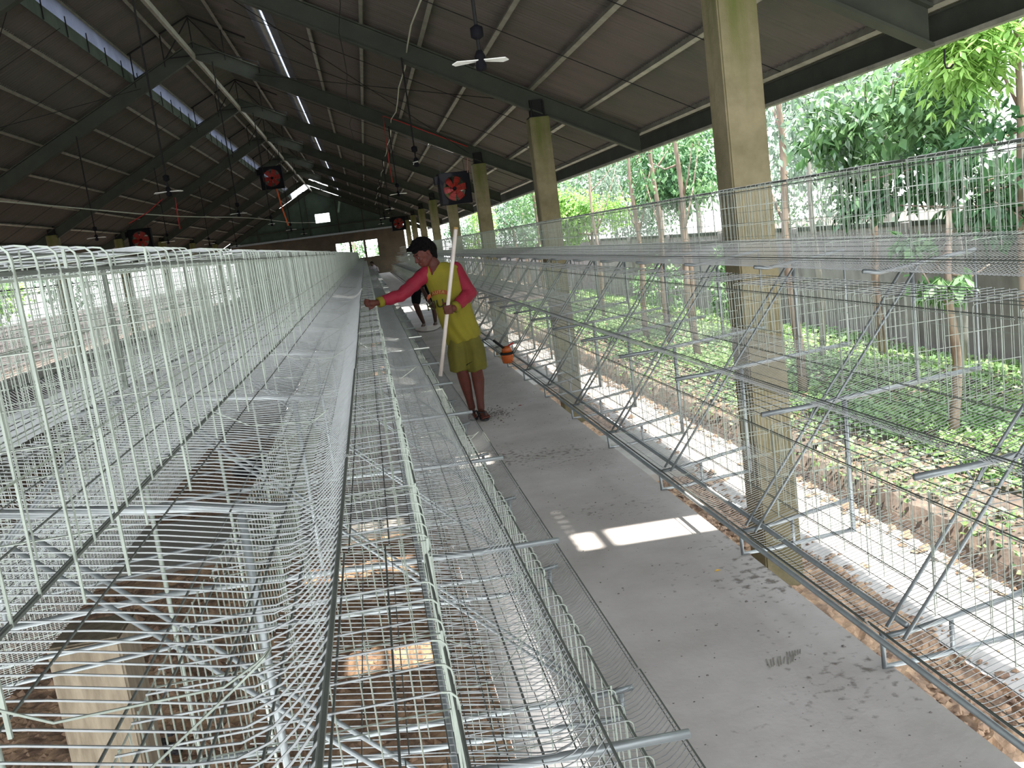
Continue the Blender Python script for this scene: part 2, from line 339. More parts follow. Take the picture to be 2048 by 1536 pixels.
_m = MB(); _m.quad((_a, RY[0], zs(_a) - .013), (_b, RY[0], zs(_b) - .013), (_b, RY[-1], zs(_b) - .013), (_a, RY[-1], zs(_a) - .013)); _m.obj('flashing_strip', 'strip', roof)  # ridge flashing, built as a translucent sheet added to make it bright
for i in range(len(RY) - 1):                 # clerestory of the monitor: green net below, dull plastic strip above
    z0, z1 = rt(-4.32), monz(-4.32)
    MB().box(-4.325, -4.315, RY[i], RY[i + 1], z0, z0 + .24).obj('net_panel', 'net', roof)
    MB().box(-4.345, -4.335, RY[i], RY[i + 1], z0 + .22, z1).obj('clerestory_strip', 'strip', roof)
    for q in range(6): MB().tube([(-4.30, RY[i] + .6 + q * 1.2, z0), (-4.30, RY[i] + .6 + q * 1.2, z0 + .34)], .012, 4).obj('stud', 'dark', roof)
for x in (4.50, 2 * XR - 4.50):            # deep eave channel
    o = MB().box(.029, .035, RY[0], RY[-1], .004, .24).box(-.035, .035, RY[0], RY[-1], .234, .24).obj('eave_channel', 'rafter', roof, loc=(x, 0, 2.53 if x > 0 else rt(x) - .2)); MB().box(-.035, .037, RY[0], RY[-1], -.006, .004).box(-.037, -.031, RY[0], RY[-1], -.006, .03).obj('channel_flange', 'purlin', o)
# sag rods between purlins (thin)
sr = MB()
for i in range(len(RY) - 1):
    for s in (1, -1):
        for f0 in (.33, .66):
            y = RY[i] + 7.35 * f0; x1 = XR + s * 1.3; x2 = XR + s * 7.3
            sr.tube([(x1, y, rt(x1) - .02), (x2, y, rt(x2) - .02)], .006, 3)
sr.obj('sag_rods', 'dark', roof)
# cross braces of the roof in two bays
cb = MB()
for y in (RY[2], RY[5]):
    for s in (1, -1):
        x1, x2 = XR + s * 1.2, XR + s * 5.6
        cb.tube([(x1, y, rt(x1) - .2), (x2, y + 7.35, rt(x2) - .2)], .007, 3); cb.tube([(x2, y, rt(x2) - .2), (x1, y + 7.35, rt(x1) - .2)], .007, 3)
cb.obj('brace_cables', 'dark', roof)

# ------------------------------------------------------------------ columns
colR = bevel_box(-.15, .15, -.15, .15, -1.5, 3.19, .012); colR.materials.append(M['column'])
brk = MB().box(-.10, .10, -.05, .05, 3.18, 3.45).box(-.14, .14, -.12, .12, 3.18, 3.205)
for sx_ in (-.09, .09):
    for sy_ in (-.08, .08): brk.tube([(sx_, sy_, 3.19), (sx_, sy_, 3.42)], .012, 6)
brk = brk.mesh('rafter_bracket', 'dark')
for side, xc in (('right', 2.825), ('left', -8.77)):
    for k in range(8):
        y = RY[k + 1]
        if side == 'right': lab = ('mossy square concrete column at the right side, %s from the camera' % ORD[k]).replace('nearest from', 'nearest to')
        else: lab = ('concrete column on the left side of the shed, %s from the camera' % ORD[k]).replace('nearest from', 'nearest to')
        c = empty('concrete_column', (xc, y, 0), label=lab, cat='column', group='columns of the %s side' % side)
        link('shaft', colR, c); link('rafter_bracket', brk, c)

# ------------------------------------------------------------------ gable end and boundary wall
YG = 65.6
g = MB()
W1 = [(-1.95, -0.95), (-0.87, 0.03), (0.11, 1.0)]; WZ0, WZ1 = 1.22, 2.42
xs = [-8.9] + [c for w in W1 for c in w] + [2.9]
g.box(-8.9, 2.9, YG, YG + .15, -1.5, WZ0); g.box(-8.9, 2.9, YG, YG + .15, WZ1, 3.05)
for i in range(0, len(xs), 2): g.box(xs[i], xs[i + 1], YG, YG + .15, WZ0, WZ1)
g.obj('wall_back', 'plaster', kind='structure')
for i, (a, b) in enumerate(W1):
    w = empty('window_%d' % (i + 1), ((a + b) / 2, YG, WZ0), kind='structure')
    MB().box(a - w.location.x, b - w.location.x, .02, .12, -.04, 0).box(a - w.location.x, a - w.location.x + .04, .02, .12, 0, 1.2).box(b - w.location.x - .04, b - w.location.x, .02, .12, 0, 1.2).box(a - w.location.x, b - w.location.x, .02, .12, 1.16, 1.2).obj('window_frame', 'rafter', w)
gb = MB(); n = 24
def gable_strip(xa, xb, z0f, z1f): gb.poly([(xa, YG, z0f(xa)), (xb, YG, z0f(xb)), (xb, YG, z1f(xb)), (xa, YG, z1f(xa))]); gb.poly([(xa, YG + .03, z0f(xa)), (xa, YG + .03, z1f(xa)), (xb, YG + .03, z1f(xb)), (xb, YG + .03, z0f(xb))])
ga, gc = -3.2, -2.1
for i in range(n):
    xa = -8.9 + 11.8 * i / n; xb = -8.9 + 11.8 * (i + 1) / n
    if ga <= (xa + xb) / 2 <= gc:
        gable_strip(xa, xb, lambda x: 3.05, lambda x: 3.95); gable_strip(xa, xb, lambda x: 4.55, lambda x: rt(x) - .05)
    else: gable_strip(xa, xb, lambda x: 3.05, lambda x: rt(x) + .10 if x < -5.2 or x > -1.2 else min(rt(x) - .02, 6.25))
wb = gb.obj('wall_back', 'gable', kind='structure')
MB().box(-8.9, 2.9, YG - .25, YG - .1, 3.0, 3.12).obj('tie_beam', 'tube', wb)
MB().box(-8.9, 2.9, YG - .2, YG - .1, 3.62, 3.70).obj('tie_beam', 'rafter', wb)
for x in (-7, -5, -3.5, -1.5, 0.2): MB().box(x - .04, x + .04, YG - .18, YG - .1, 3.05, rt(x) - .1).obj('stud', 'rafter', wb)
bw = empty('wall_right', (8.7, 0, 0), kind='structure')
for i in range(0, 26):
    MB().box(-.01, .14, 0, 3.98, -1.5, 0.86 + 0.02 * math.sin(i)).obj('wall_panel', 'outwall', bw, loc=(.02, -6 + 4 * i, 0))
    MB().box(-.05, .18, -.12, .12, -1.5, 0.9).obj('pilaster', 'outwall', bw, loc=(.0, -6 + 4 * i, 0))
    MB().box(-.03, .16, .125, 3.875, .84, .92).obj('coping', 'rafter', bw, loc=(.02, -6 + 4 * i, 0))  # coping coloured dark to stand for the shadow line along the wall top
lw = MB().box(-15.2, -15.0, -20, 90, -1.5, 0.5).obj('wall_left', 'outwall', kind='structure')

# ------------------------------------------------------------------ cage module (origin: lip line, +x towards the aisle)
PITCH = 1.15
RW = 0.0013
FLOORP = [(-.61, .052), (-.25, -.015), (-.115, -.047), (-.080, -.050), (-.052, -.041), (-.026, -.020), (0, .008)]
def cage_parts(lod=0):
    P = {}
    L = PITCH - .012; n = 4 if lod == 0 else 3
    # floor mesh with rolled egg tray
    m = MB(); cnt = 46
    for i in range(cnt):
        y = .006 + L * i / (cnt - 1)
        m.tube([(x, y, z) for x, z in FLOORP], RW, 3 if lod else 4, cap=False)
    ml = MB()
    for x, z in ((-.58, .047), (-.50, .034), (-.42, .021), (-.34, .006), (-.27, -.008), (-.185, -.031), (-.105, -.050)):
        ml.tube([(x, 0, z - .003), (x, L, z - .003)], RW * 1.15, n)
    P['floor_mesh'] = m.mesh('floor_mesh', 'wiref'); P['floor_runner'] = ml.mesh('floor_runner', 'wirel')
    m = MB(); m.tube([(0.001, 0, .009), (0.001, L, .009)], .0028, 5).tube([(-.006, 0, -.002), (-.006, L, -.002)], .0016, 4)
    P['tray_edge'] = m.mesh('tray_edge', 'wirel')
    # front: hooked wires in groups, continuing over the top
    m = MB(); t = MB()
    for gI in range(2):
        for j in range(8):
            y = .02 + gI * PITCH / 2 + j * .0685
            if j < 6:
                m.tube([(-.25, y, .066), (-.25, y, .366), (-.2515, y, .376), (-.258, y, .383), (-.268, y, .385)], RW * 1.2, n, cap=False)
                t.tube([(-.268, y, .385), (-.61, y, .385)], RW * 1.2, n)
            else:
                m.tube([(-.252, y, .066), (-.252, y, .356)], RW * 1.2, n)
            if j % 4 == 0: m.tube([(-.2515, y + .006, .02), (-.2515, y + .006, .372)], RW * 1.3, n)
    m.tube([(-.2525, 0, .349), (-.2525, L, .349)], .0018, 4)
    m.tube([(-.2515, 0, .175), (-.2515, L, .175)], .0014, 3)
    P['front_panel'] = m.mesh('front_panel', 'wire')
    tl = MB()
    for k in range(1, 6): tl.tube([(-.25 - .0675 * k, 0, .3825), (-.25 - .0675 * k, L, .3825)], .0019, n)
    P['top_panel'] = t.mesh('top_panel', 'wiref')
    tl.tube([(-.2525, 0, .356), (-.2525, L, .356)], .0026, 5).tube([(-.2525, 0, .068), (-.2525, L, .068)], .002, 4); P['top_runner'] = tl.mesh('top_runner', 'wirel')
    m = MB()
    for i in range(27): m.tube([(-.61, .02 + i * .042, .06), (-.61, .02 + i * .042, .385)], RW, 3)
    for z in (.07, .23, .38): m.tube([(-.611, 0, z), (-.611, L, z)], RW * 1.1, 3)
    P['back_panel'] = m.mesh('back_panel', 'wire')
    for q in range(3):
        m = MB(); y = .01 + q * L / 3.0
        for k in range(1, 7): x = -.25 - .051 * k; m.tube([(x, y, .01 - (x + .25) * .17), (x, y, .385)], RW, 3)
        for z in (.05, .16, .27, .375): m.tube([(-.252, y + .002, z), (-.61, y + .002, z)], RW * 1.1, 3)
        m.tube([(-.254, y, -.01), (-.254, y, .38)], .0024, 4)
        P['partition_%d' % q] = m.mesh('partition', 'wire')
    m = MB()                                     # tray bracket of bent wire
    y = .30
    m.tube([(-.25, y, .07), (-.19, y + .015, .03), (-.08, y + .06, .012), (-.055, y + .075, .02), (-.042, y + .075, .03), (-.045, y + .058, .03), (-.07, y + .045, .015), (-.16, y - .05, -.02), (-.20, y - .06, -.018), (-.255, y - .06, -.01)], .0012, 4)
    P['tray_bracket'] = m.mesh('tray_bracket', 'wire')
    return P
CP = cage_parts()
def words_row(row, tier, i):
    return '%s tier wire cage of the %s row, %s from the camera' % (tier, row, nth(i))
def cage_proto():
    r = empty('wire_cage')
    for k, me in CP.items():
        nm = 'partition' if k.startswith('partition') else k
        link(nm, me, r, kind=None if nm in ('tray_edge', 'tray_bracket') else 'stuff')   # wires too fine to pick apart singly
    return r
proto = cage_proto(); used = [False]
def kids(o): return [c for c in bpy.data.objects if c.parent == o]
PK = kids(proto)
def place_cage(x, y, z, rz=0, sc=(1, 1, 1), label='', group=''):
    if not used[0]: used[0] = True; r = proto
    else:
        r = proto.copy(); COL.objects.link(r)
        for k in PK: c = k.copy(); COL.objects.link(c); c.parent = r
    r.location = (x, y, z); r.rotation_euler = (0, 0, rz); r.scale = sc; tag(r, label, 'cage', group); return r
LT = [('top', -.08, 1.22), ('middle', .28, .686), ('bottom', .645, .15)]
RT_ = [('top', 2.125, 1.235), ('middle', 1.76, .70), ('bottom', 1.41, .165)]
NIND = 42
YL0 = 1.50 - 2 * PITCH; YR0 = 2.62 - 2 * PITCH
for i in range(NIND):
    for t, x, z in LT:
        jx = random.uniform(-.004, .004)
        place_cage(x + jx, YL0 + i * PITCH, z + random.uniform(-.003, .003), 0, (1, 1, 1), words_row('left', t, i), '%s tier cages facing the aisle in the left row' % t)
    for t, x, z in RT_:
        place_cage(x + random.uniform(-.004, .004), YR0 + (i + 1) * PITCH, z, math.pi, (.90, 1, 1.08), words_row('right', t, i), '%s tier cages in the right row' % t)
for i in range(16):
    for t, x, z in LT:
        place_cage(-1.40 - x, YL0 + (i + 1) * PITCH, z, math.pi, (1, 1, 1), '%s wire cage on the far side of the left row, %s from the camera' % (t, ORD[i]), 'cages on the far side of the left row')
# everything farther: one merged, lighter mesh
def lod_module():
    m = MB(); L = PITCH
    def rib(p, q, w, ax):
        n = len(m.v)
        if ax == 'y': d = (0, w, 0)
        elif ax == 'z': d = (0, 0, w)
        m.v.extend([tuple(np.subtract(p, d)), tuple(np.subtract(q, d)), tuple(np.add(q, d)), tuple(np.add(p, d))]); m.f.append((n, n + 1, n + 2, n + 3))
    for i in range(16):
        y = .03 + i * L / 16
        for a, b in ((0, 1), (1, 3), (3, 6)): rib((FLOORP[a][0], y, FLOORP[a][1]), (FLOORP[b][0], y, FLOORP[b][1]), .0036, 'y')
    for i in range(12):
        y = .03 + i * L / 12; rib((-.25, y, .01), (-.25, y, .385), .0024, 'y'); rib((-.61, y, .05), (-.61, y, .385), .0022, 'y'); rib((-.25, y, .385), (-.61, y, .385), .0022, 'y')
    for x, z, w in ((0, .008, .004), (-.25, .356, .004), (-.25, .068, .003), (-.4, .385, .003), (-.61, .2, .003), (-.61, .38, .003)): rib((x, 0, z), (x, L, z), w, 'z')
    for z in (.1, .2, .3): rib((-.25, .3, z), (-.61, .3, z), .0025, 'z'); rib((-.25, .85, z), (-.61, .85, z), .0025, 'z')
    return np.array(m.v), m.f
LV, LF = lod_module()
def merged(name, places, label):
    V = []; Fs = []; off = 0
    for (x, y, z, s) in places:
        v = LV.copy(); v[:, 0] *= s; v = v + (x, y, z); V.append(v); Fs += [tuple(i + off for i in f) for f in LF]; off += len(v)
    me = bpy.data.meshes.new(name); me.from_pydata(np.concatenate(V).tolist(), [], Fs); me.materials.append(M['wire'])
    return link(name, me, label=label, cat='cages', kind='stuff')
far = []
for i in range(NIND, 55):
    far += [(x, YL0 + i * PITCH, z, 1) for _, x, z in LT] + [(x, YR0 + i * PITCH, z, -.88) for _, x, z in RT_]
far += [(-1.40 - x, YL0 + i * PITCH, z, -1) for i in range(16, 55) for _, x, z in LT]
merged('distant_cages', far, 'far wire cages at the end of the two rows nearest the aisle')
far2 = [(-5.90 + (x + .70), YL0 + i * PITCH, z, 1) for i in range(55) for _, x, z in LT] + [(-5.90 - (x + .70), YL0 + i * PITCH, z, -1) for i in range(55) for _, x, z in LT]
merged('distant_cages', far2, 'second double row of wire cages beyond the left row')
far3 = [(-5.90 - x, YR0 + i * PITCH, z, .9) for i in range(55) for _, x, z in RT_]
merged('distant_cages', far3, 'outermost row of wire cages along the left side of the shed')

# ------------------------------------------------------------------ cage frames of steel tube
def frame_left():
    r = empty('cage_frame'); T = .0105
    for s in (1, -1):                                   # both sides of the A shape
        X = lambda x: x if s > 0 else -1.40 - x
        MB().tube([(X(-.69), 0, 1.235), (X(-.33), 0, 1.185), (X(-.19), 0, 1.16)], .008, 6).obj('tier_bar', 'tube', r, True)
        MB().tube([(X(-.70), 0, .665), (X(.16), 0, .628), (X(.445), 0, .62)], .009, 8).obj('tier_bar', 'tube', r, True)
        MB().tube([(X(-.70), 0, .14), (X(.50), 0, .092), (X(.62), 0, .10)], T, 6).obj('tier_bar', 'tube', r, True)
        MB().tube([(X(-.70), 0, .07), (X(.52), 0, .006), (X(.58), 0, .006), (X(.58), 0, .09)], T, 6).obj('foot', 'tube', r, True)
        for dy in (-.035, .035):
            MB().tube([(X(-.60), dy, 1.18), (X(.50), dy, .10)], .0048, 6).obj('slant_leg', 'tube', r, True)
        MB().tube([(X(-.26), 0, .66), (X(-.26), 0, 1.16)], .007, 6).obj('post', 'tube', r, True)
    MB().tube([(-.70, 0, -1.42), (-.70, 0, 1.60)], .007, 6).obj('post', 'wire', r, True)
    return r
def frame_right():
    r = empty('cage_frame'); T = .0105
    MB().tube([(1.455, 0, .13), (1.455, 0, .012), (1.60, 0, .012), (1.99, 0, .03)], T, 6).obj('foot', 'tube', r, True)
    MB().tube([(1.455, 0, .115), (1.58, 0, .12), (1.99, 0, .175)], T, 6).obj('tier_bar', 'tube', r, True)
    MB().tube([(1.70, 0, .015), (1.70, 0, .13)], .009, 6).obj('strut', 'tube', r, True)
    MB().tube([(1.99, 0, .02), (1.99, 0, .64)], .013, 6).obj('post', 'tube', r, True)
    MB().tube([(2.35, 0, .66), (2.35, 0, 1.18)], .011, 6).obj('post', 'tube', r, True)
    MB().tube([(2.655, 0, .68), (2.655, 0, 1.2)], .006, 6).obj('post', 'tube', r, True)
    MB().tube([(1.60, 0, .628), (1.80, 0, .632), (2.66, 0, .68)], .012, 8).obj('tier_bar', 'tube', r, True)
    MB().tube([(2.12, 0, 1.19), (2.20, 0, 1.175), (2.66, 0, 1.215)], T, 6).obj('tier_bar', 'tube', r, True)
    for dy in (-.05, .05):
        MB().tube([(1.50, dy, .12), (2.35, dy, 1.19)], .007, 6).obj('slant_leg', 'tube', r, True)
    for a, b in (((1.78, .645), (1.83, .56)), ((1.83, .56), (1.88, .645))):
        MB().tube([(a[0], .03, a[1]), (b[0], .03, b[1])], .004, 5).obj('clip', 'tube', r, True)
    return r
def copy_tree(o):
    c = o.copy(); COL.objects.link(c)
    for k in kids(o): d = k.copy(); COL.objects.link(d); d.parent = c
    return c
for mk, y0, nm in ((frame_left, YL0 + PITCH, 'left'), (frame_right, YR0 + 0 * PITCH, 'right')):
    p = mk(); ks = kids(p)
    for i in range(50):
        if i == 0: c = p
        else:
            c = p.copy(); COL.objects.link(c)
            for k in ks: d = k.copy(); COL.objects.link(d); d.parent = c
        c.location = (0, y0 + i * PITCH - .006, 0)
        tag(c, 'tube frame carrying the %s cage row, %s from the camera' % (nm, nth(i)), 'frame', 'tube frames of the %s cage row' % nm)
# long rails along the bottom tiers and tier fronts
def rail(x, z, r, y0, y1, label, seg=5.75):
    return MB().tube([(x, y0, z), (x, y1, z)], r, 6).obj('rail', 'tube', None, True, label=label, cat='rail')
rail(1.425, .128, .011, .2, 50, 'bright tube rail along the front edge of the bottom right cages')
rail(1.545, .135, .011, 2.62, 50, 'second tube rail just behind the front rail of the right row')
rail(.02, .655, .008, -.8, 50, 'tube rail under the middle tier of the left row')

# ------------------------------------------------------------------ vegetation
LT6 = np.array([(0, 0, 0), (.42, .5, .0), (1, 0, -.06), (.42, -.5, .0), (.45, 0, -.10)])
def leaves(P, D, Ln, Wd, mirror=None):
    """P points, D unit directions, lengths, widths -> verts, faces of folded pointed leaves"""
    n = len(P); up = RNG.normal(size=(n, 3)) * .45 + (0, 0, 1); s = np.cross(D, up); s /= np.linalg.norm(s, axis=1)[:, None] + 1e-9; u = np.cross(s, D)
    V = P[:, None, :] + LT6[None, :, 0:1] * (Ln[:, None, None] * D[:, None, :]) + LT6[None, :, 1:2] * (Wd[:, None, None] * s[:, None, :]) + LT6[None, :, 2:3] * (Ln[:, None, None] * u[:, None, :])
    b = np.arange(n)[:, None] * 5
    Fc = np.concatenate([b + np.array([[0, 3, 2, 4]]), b + np.array([[0, 4, 2, 1]])])
    return V.reshape(-1, 3), Fc
def mesh_np(name, V, Fc, m):
    me = bpy.data.meshes.new(name); k = Fc.shape[1]; me.vertices.add(len(V)); me.vertices.foreach_set('co', V.astype(np.float32).ravel())
    me.loops.add(Fc.size); me.loops.foreach_set('vertex_index', Fc.astype(np.int32).ravel()); me.polygons.add(len(Fc))
    me.polygons.foreach_set('loop_start', np.arange(0, Fc.size, k, dtype=np.int32)); me.update(calc_edges=True); me.materials.append(M[m]); return me
def unit(a): return a / (np.linalg.norm(a, axis=-1, keepdims=True) + 1e-9)
def crown(c, rad, n, ll, lw, frond=0, droop=.6):
    """clumped foliage; frond>0 builds compound leaves of that many leaflet pairs"""
    c = np.array(c); rad = np.array(rad)
    ncl = max(4, n // 60); cc = unit(RNG.normal(size=(ncl, 3))) * (RNG.random((ncl, 1)) ** .4) * rad
    k = RNG.integers(0, ncl, n); P = c + cc[k] + RNG.normal(size=(n, 3)) * rad * .17
    D = unit(RNG.normal(size=(n, 3)) + unit(cc[k]) * .6 + (0, 0, -droop))
    if not frond:
        return leaves(P, D, ll * (0.6 + .6 * RNG.random(n)), lw * (0.7 + .5 * RNG.random(n)))
    PP = []; DD = []; LL = []
    side = unit(np.cross(D, np.array([0, 0, 1.0]) + RNG.normal(size=(n, 3)) * .3))
    for q in range(frond):
        t = (q + 1) / frond; ax = P + D * (ll * 3.0 * t) + np.array([0, 0, -1.0]) * (ll * .9 * t * t)
        for sg in (1, -1):
            PP.append(ax); DD.append(unit(side * sg + D * .55 + (0, 0, -.35))); LL.append(np.full(n, ll * (1.05 - .35 * abs(t - .5))))
    PP.append(P + D * ll * 3.0 - np.array([0, 0, ll * .9])); DD.append(D); LL.append(np.full(n, ll))
    PP = np.concatenate(PP); DD = np.concatenate(DD); LL = np.concatenate(LL)
    return leaves(PP, DD, LL, LL * lw / ll)
def tree(name, label, base, top, r0, crowns, leafmat, bark='bark', lean=(0, 0), group=None, branches=4, seed=1):
    r = random.Random(seed); t = empty(name, base, label=label, cat='tree', group=group)
    hgt = top - base[2]; pts = [(lean[0] * q + .05 * math.sin(q * 9 + seed), lean[1] * q + .04 * math.cos(q * 7 + seed), -.08 + (hgt + .08) * q) for q in np.linspace(0, 1, 9)]
    MB().tube(pts, r0, 8, r2=r0 * .45).obj('trunk', bark, t, True)
    for i, (c, rad, n, ll, lw, fr, dr) in enumerate(crowns):
        V, Fc = crown(c, rad, n, ll, lw, fr, dr); V = V - np.array(base)
        link('foliage', mesh_np('foliage', V, Fc, leafmat), t, kind='stuff')
        for j in range(branches):
            q = r.uniform(.5, .95); a = Vector(pts[int(q * 8)]); e = Vector((c[0] - base[0] + r.uniform(-.7, .7) * rad[0], c[1] - base[1] + r.uniform(-.7, .7) * rad[1], c[2] - base[2] + r.uniform(-.5, .6) * rad[2]))
            m_ = a.lerp(e, .5) + Vector((0, 0, -.1)); MB().tube([a, m_, e], r0 * .35, 5, r2=r0 * .12).obj('branch', bark, t, True)
    return t
G1 = 'thin trees in the strip between shed and wall'
tree('young_tree', 'slender tree with bright yellow-green drooping compound leaves beyond the eave', (7.4, 9.6, -1.15), 4.2, .06,
     [((7.2, 9.7, 3.6), (1.1, 1.3, .75), 420, .17, .055, 7, .8)], 'leafy', seed=2)
tree('leafy_tree', 'tree with large hanging green leaves between the first column and the eave', (7.9, 13.6, -1.15), 3.8, .07,
     [((7.4, 12.6, 2.5), (1.1, 1.5, .9), 1500, .24, .11, 0, 1.5), ((7.9, 11.2, 2.9), (.9, 1.3, .8), 220, .16, .06, 6, .9)], 'leafm', seed=3)
tree('leafy_tree', 'dark broad-leaved tree behind the nearest right cages', (7.9, 9.3, -1.15), 2.6, .07,
     [((7.5, 9.9, 1.45), (.8, 1.9, .75), 1900, .22, .10, 0, 1.3), ((7.2, 11.8, 1.5), (.7, 1.0, .5), 500, .2, .09, 0, 1.3)], 'leafd', seed=4)
tree('slender_tree', 'thin brown trunk with low hanging leaf cluster, nearest trunk on the right', (5.85, 8.7, -1.2), 1.2, .06,
     [((5.9, 9.0, .62), (.45, .75, .30), 260, .20, .09, 0, 1.8)], 'leafm', seed=5, group=G1)
tree('slender_tree', 'pale grey trunk close to the boundary wall behind the nearest trunk', (8.1, 11.85, -1.1), 3.0, .085,
     [((8.0, 12.4, 1.9), (.8, 1.6, .7), 700, .17, .07, 0, 1.0)], 'leafg', 'barkg', seed=6, group=G1)
for i, (x, y, nm) in enumerate([(5.7, 12.0, 'thin trunk standing just right of the nearest right column'), (5.75, 16.3, 'straight brown trunk left of the nearest right column'), (6.05, 18.65, 'middle one of three straight trunks left of the nearest column'),
                            (5.96, 19.93, 'leftmost of three straight trunks left of the nearest column'), (6.4, 25.4, 'slim trunk beside the second column'), (7.2, 14.2, 'pale slim trunk before the wall, right of the nearest column')]):
    tree('slender_tree', nm, (x, y, -1.2), 3.6, .07 if i < 4 else .055, [((x + .6, y + .8, 2.6 + .2 * (i % 3)), (1.0, 1.5, 1.1), 900, .15, .06, 0, .9)], ['leafg', 'leafm', 'leafd', 'leafd', 'leafg', 'leafg'][i], 'bark' if i < 5 else 'barkg', seed=20 + i, group=G1)
tree('shade_tree', 'very dark tree seen between the first and second right columns', (7.6, 21.5, -1.1), 4.0, .10, [((7.2, 20.8, 2.5), (.9, 1.6, .8), 2600, .16, .09, 0, 1.0)], 'leafd', seed=31)
tree('young_tree', 'sunlit yellow-green tree between the second and third columns', (7.2, 29.0, -1.1), 2.6, .08, [((7.0, 28.6, 1.9), (.9, 1.3, 1.0), 500, .17, .07, 5, .8)], 'leafy', seed=32)
tree('shrub', 'bright green shrub low beside the foot of the second column', (7.6, 23.5, -1.1), -.2, .05, [((7.5, 23.5, -.3), (.6, 1.2, .7), 900, .12, .06, 0, .8)], 'leafm', seed=33)
tree('shrub', 'leafy shrub standing before the wall left of the nearest column', (7.3, 17.6, -1.1), -.1, .04, [((7.2, 17.6, -.1), (.5, .9, .75), 800, .15, .075, 0, 1.0)], 'leafm', seed=34)
for i in range(7):
    y = 33 + i * 5.2
    tree('leafy_tree', 'roadside tree beyond the right columns, %s of the distant line' % ['first', 'second', 'third', 'fourth', 'fifth', 'sixth', 'last'][i], (6.2 + .4 * (i % 3), y, -1.1), 3.6, .09, [((6.2 + .4 * (i % 3), y, 2.2), (.95, 2.2, 1.6), 1100, .2, .09, 0, .8)], ['leafm', 'leafg', 'leafd', 'leafy'][i % 4], seed=40 + i)
GB = 'big trees beyond the boundary wall'
for i in range(15):
    y = 4 + i * 6.2; x = 13.5 + 3.2 * (i % 3)
    if i in (4, 9): continue
    tree('shade_tree', 'big tree rising beyond the boundary wall, %s from the camera end' % ORD[i], (x, y, -1.3), 6.5, .2, [((x - .5, y, 5.2), (2.6, 3.4, 3.2), 3200, .28, .13, 0, .8), ((x - 1.5, y + 1, 2.2), (1.9, 3.2, 1.9), 2200, .22, .10, 0, .8)], ['leafg', 'leafm', 'leafd'][(i * 2) % 3], 'barkg', seed=60 + i, group=GB, branches=3)
for i in range(9):
    y = 6 + i * 7; x = -18.6 - 2 * (i % 2)
    tree('shade_tree', 'tree beyond the open left side of the shed, %s from the camera end' % ORD[i], (x, y, -1.3), 5.5, .18, [((x, y, 3.0), (1.9, 3.0, 2.6), 1500, .34, .17, 0, .7)], ['leafm', 'leafy', 'leafg'][i % 3], seed=80 + i, group='trees on the left side', branches=2)
for i in range(5):
    x = -6 + i * 2.6
    tree('leafy_tree', 'green tree outside the far end wall, %s' % ['leftmost', 'second from the left', 'middle one', 'second from the right', 'rightmost'][i], (x, 78 + (i % 2) * 4, -1.2), 3.5, .15, [((x, 78, 1.2), (1.1, 1.5, 1.9), 700, .3, .15, 0, .7)], 'leafm', seed=90 + i, group='trees outside the far windows', branches=2)
# ground cover of creeping weeds
def weeds(n, yr, size, m, label, seed, xr=(4.35, 8.5)):
    rg = np.random.default_rng(seed); y = yr[0] + (yr[1] - yr[0]) * rg.random(n) ** 1.3; x = xr[0] + (xr[1] - xr[0]) * rg.random(n)
    dens = np.array([noise.noise(Vector((a * 1.1, b * 1.1, seed))) for a, b in zip(x, y)]); keep = dens > (-.45 if xr[0] > 4.5 else .0); x, y = x[keep], y[keep]; n = len(x)
    z = np.array([gz(a, b) for a, b in zip(x, y)]) + .02 + rg.random(n) * .07
    D = unit(np.stack([rg.normal(size=n), rg.normal(size=n), .35 + .3 * rg.normal(size=n)], 1)); Ln = size * (.5 + rg.random(n))
    V, Fc = leaves(np.stack([x, y, z], 1), D, Ln, Ln * .75)
    return link('creeping_weeds', mesh_np('creeping_weeds', V, Fc, m), label=label, cat='weeds', kind='stuff')
weeds(42000, (4, 36), .07, 'weed', 'fresh green creeping weeds covering the strip before the wall', 11, (5.2, 8.5))
weeds(22000, (4, 34), .065, 'weed2', 'paler creeping weed leaves mixed over the green strip', 12, (4.6, 8.6))
weeds(5000, (4, 30), .05, 'weed', 'sparse weed sprouts along the bare soil bank', 13, (4.25, 5.2))
rocks('leaf_litter', lambda r: (r.uniform(4.3, 8.5), r.uniform(4, 24), -1.2 + .02 * 2, abs(r.gauss(0.015, .012)) + .008), 'clod', 'brown leaf litter and clods on the garden strip', 8, 5000)

# ------------------------------------------------------------------ bodies: overlapping volumes fused into one skin
def ball(bm, c, r, seg=12):
    r = r if isinstance(r, tuple) else (r, r, r)
    nv = 8 if max(r) > .012 else 5; seg = seg if max(r) > .012 else 7; rows = []
    for i in range(1, nv):
        p = math.pi * i / nv; z = math.cos(p); q = math.sin(p)
        rows.append([bm.verts.new((c[0] + r[0] * q * math.cos(2 * math.pi * k / seg), c[1] + r[1] * q * math.sin(2 * math.pi * k / seg), c[2] + r[2] * z)) for k in range(seg)])
    a = bm.verts.new((c[0], c[1], c[2] + r[2])); b = bm.verts.new((c[0], c[1], c[2] - r[2]))
    for k in range(seg):
        k2 = (k + 1) % seg; bm.faces.new((a, rows[0][k], rows[0][k2])); bm.faces.new((b, rows[-1][k2], rows[-1][k]))
        for i in range(len(rows) - 1): bm.faces.new((rows[i][k], rows[i + 1][k], rows[i + 1][k2], rows[i][k2]))
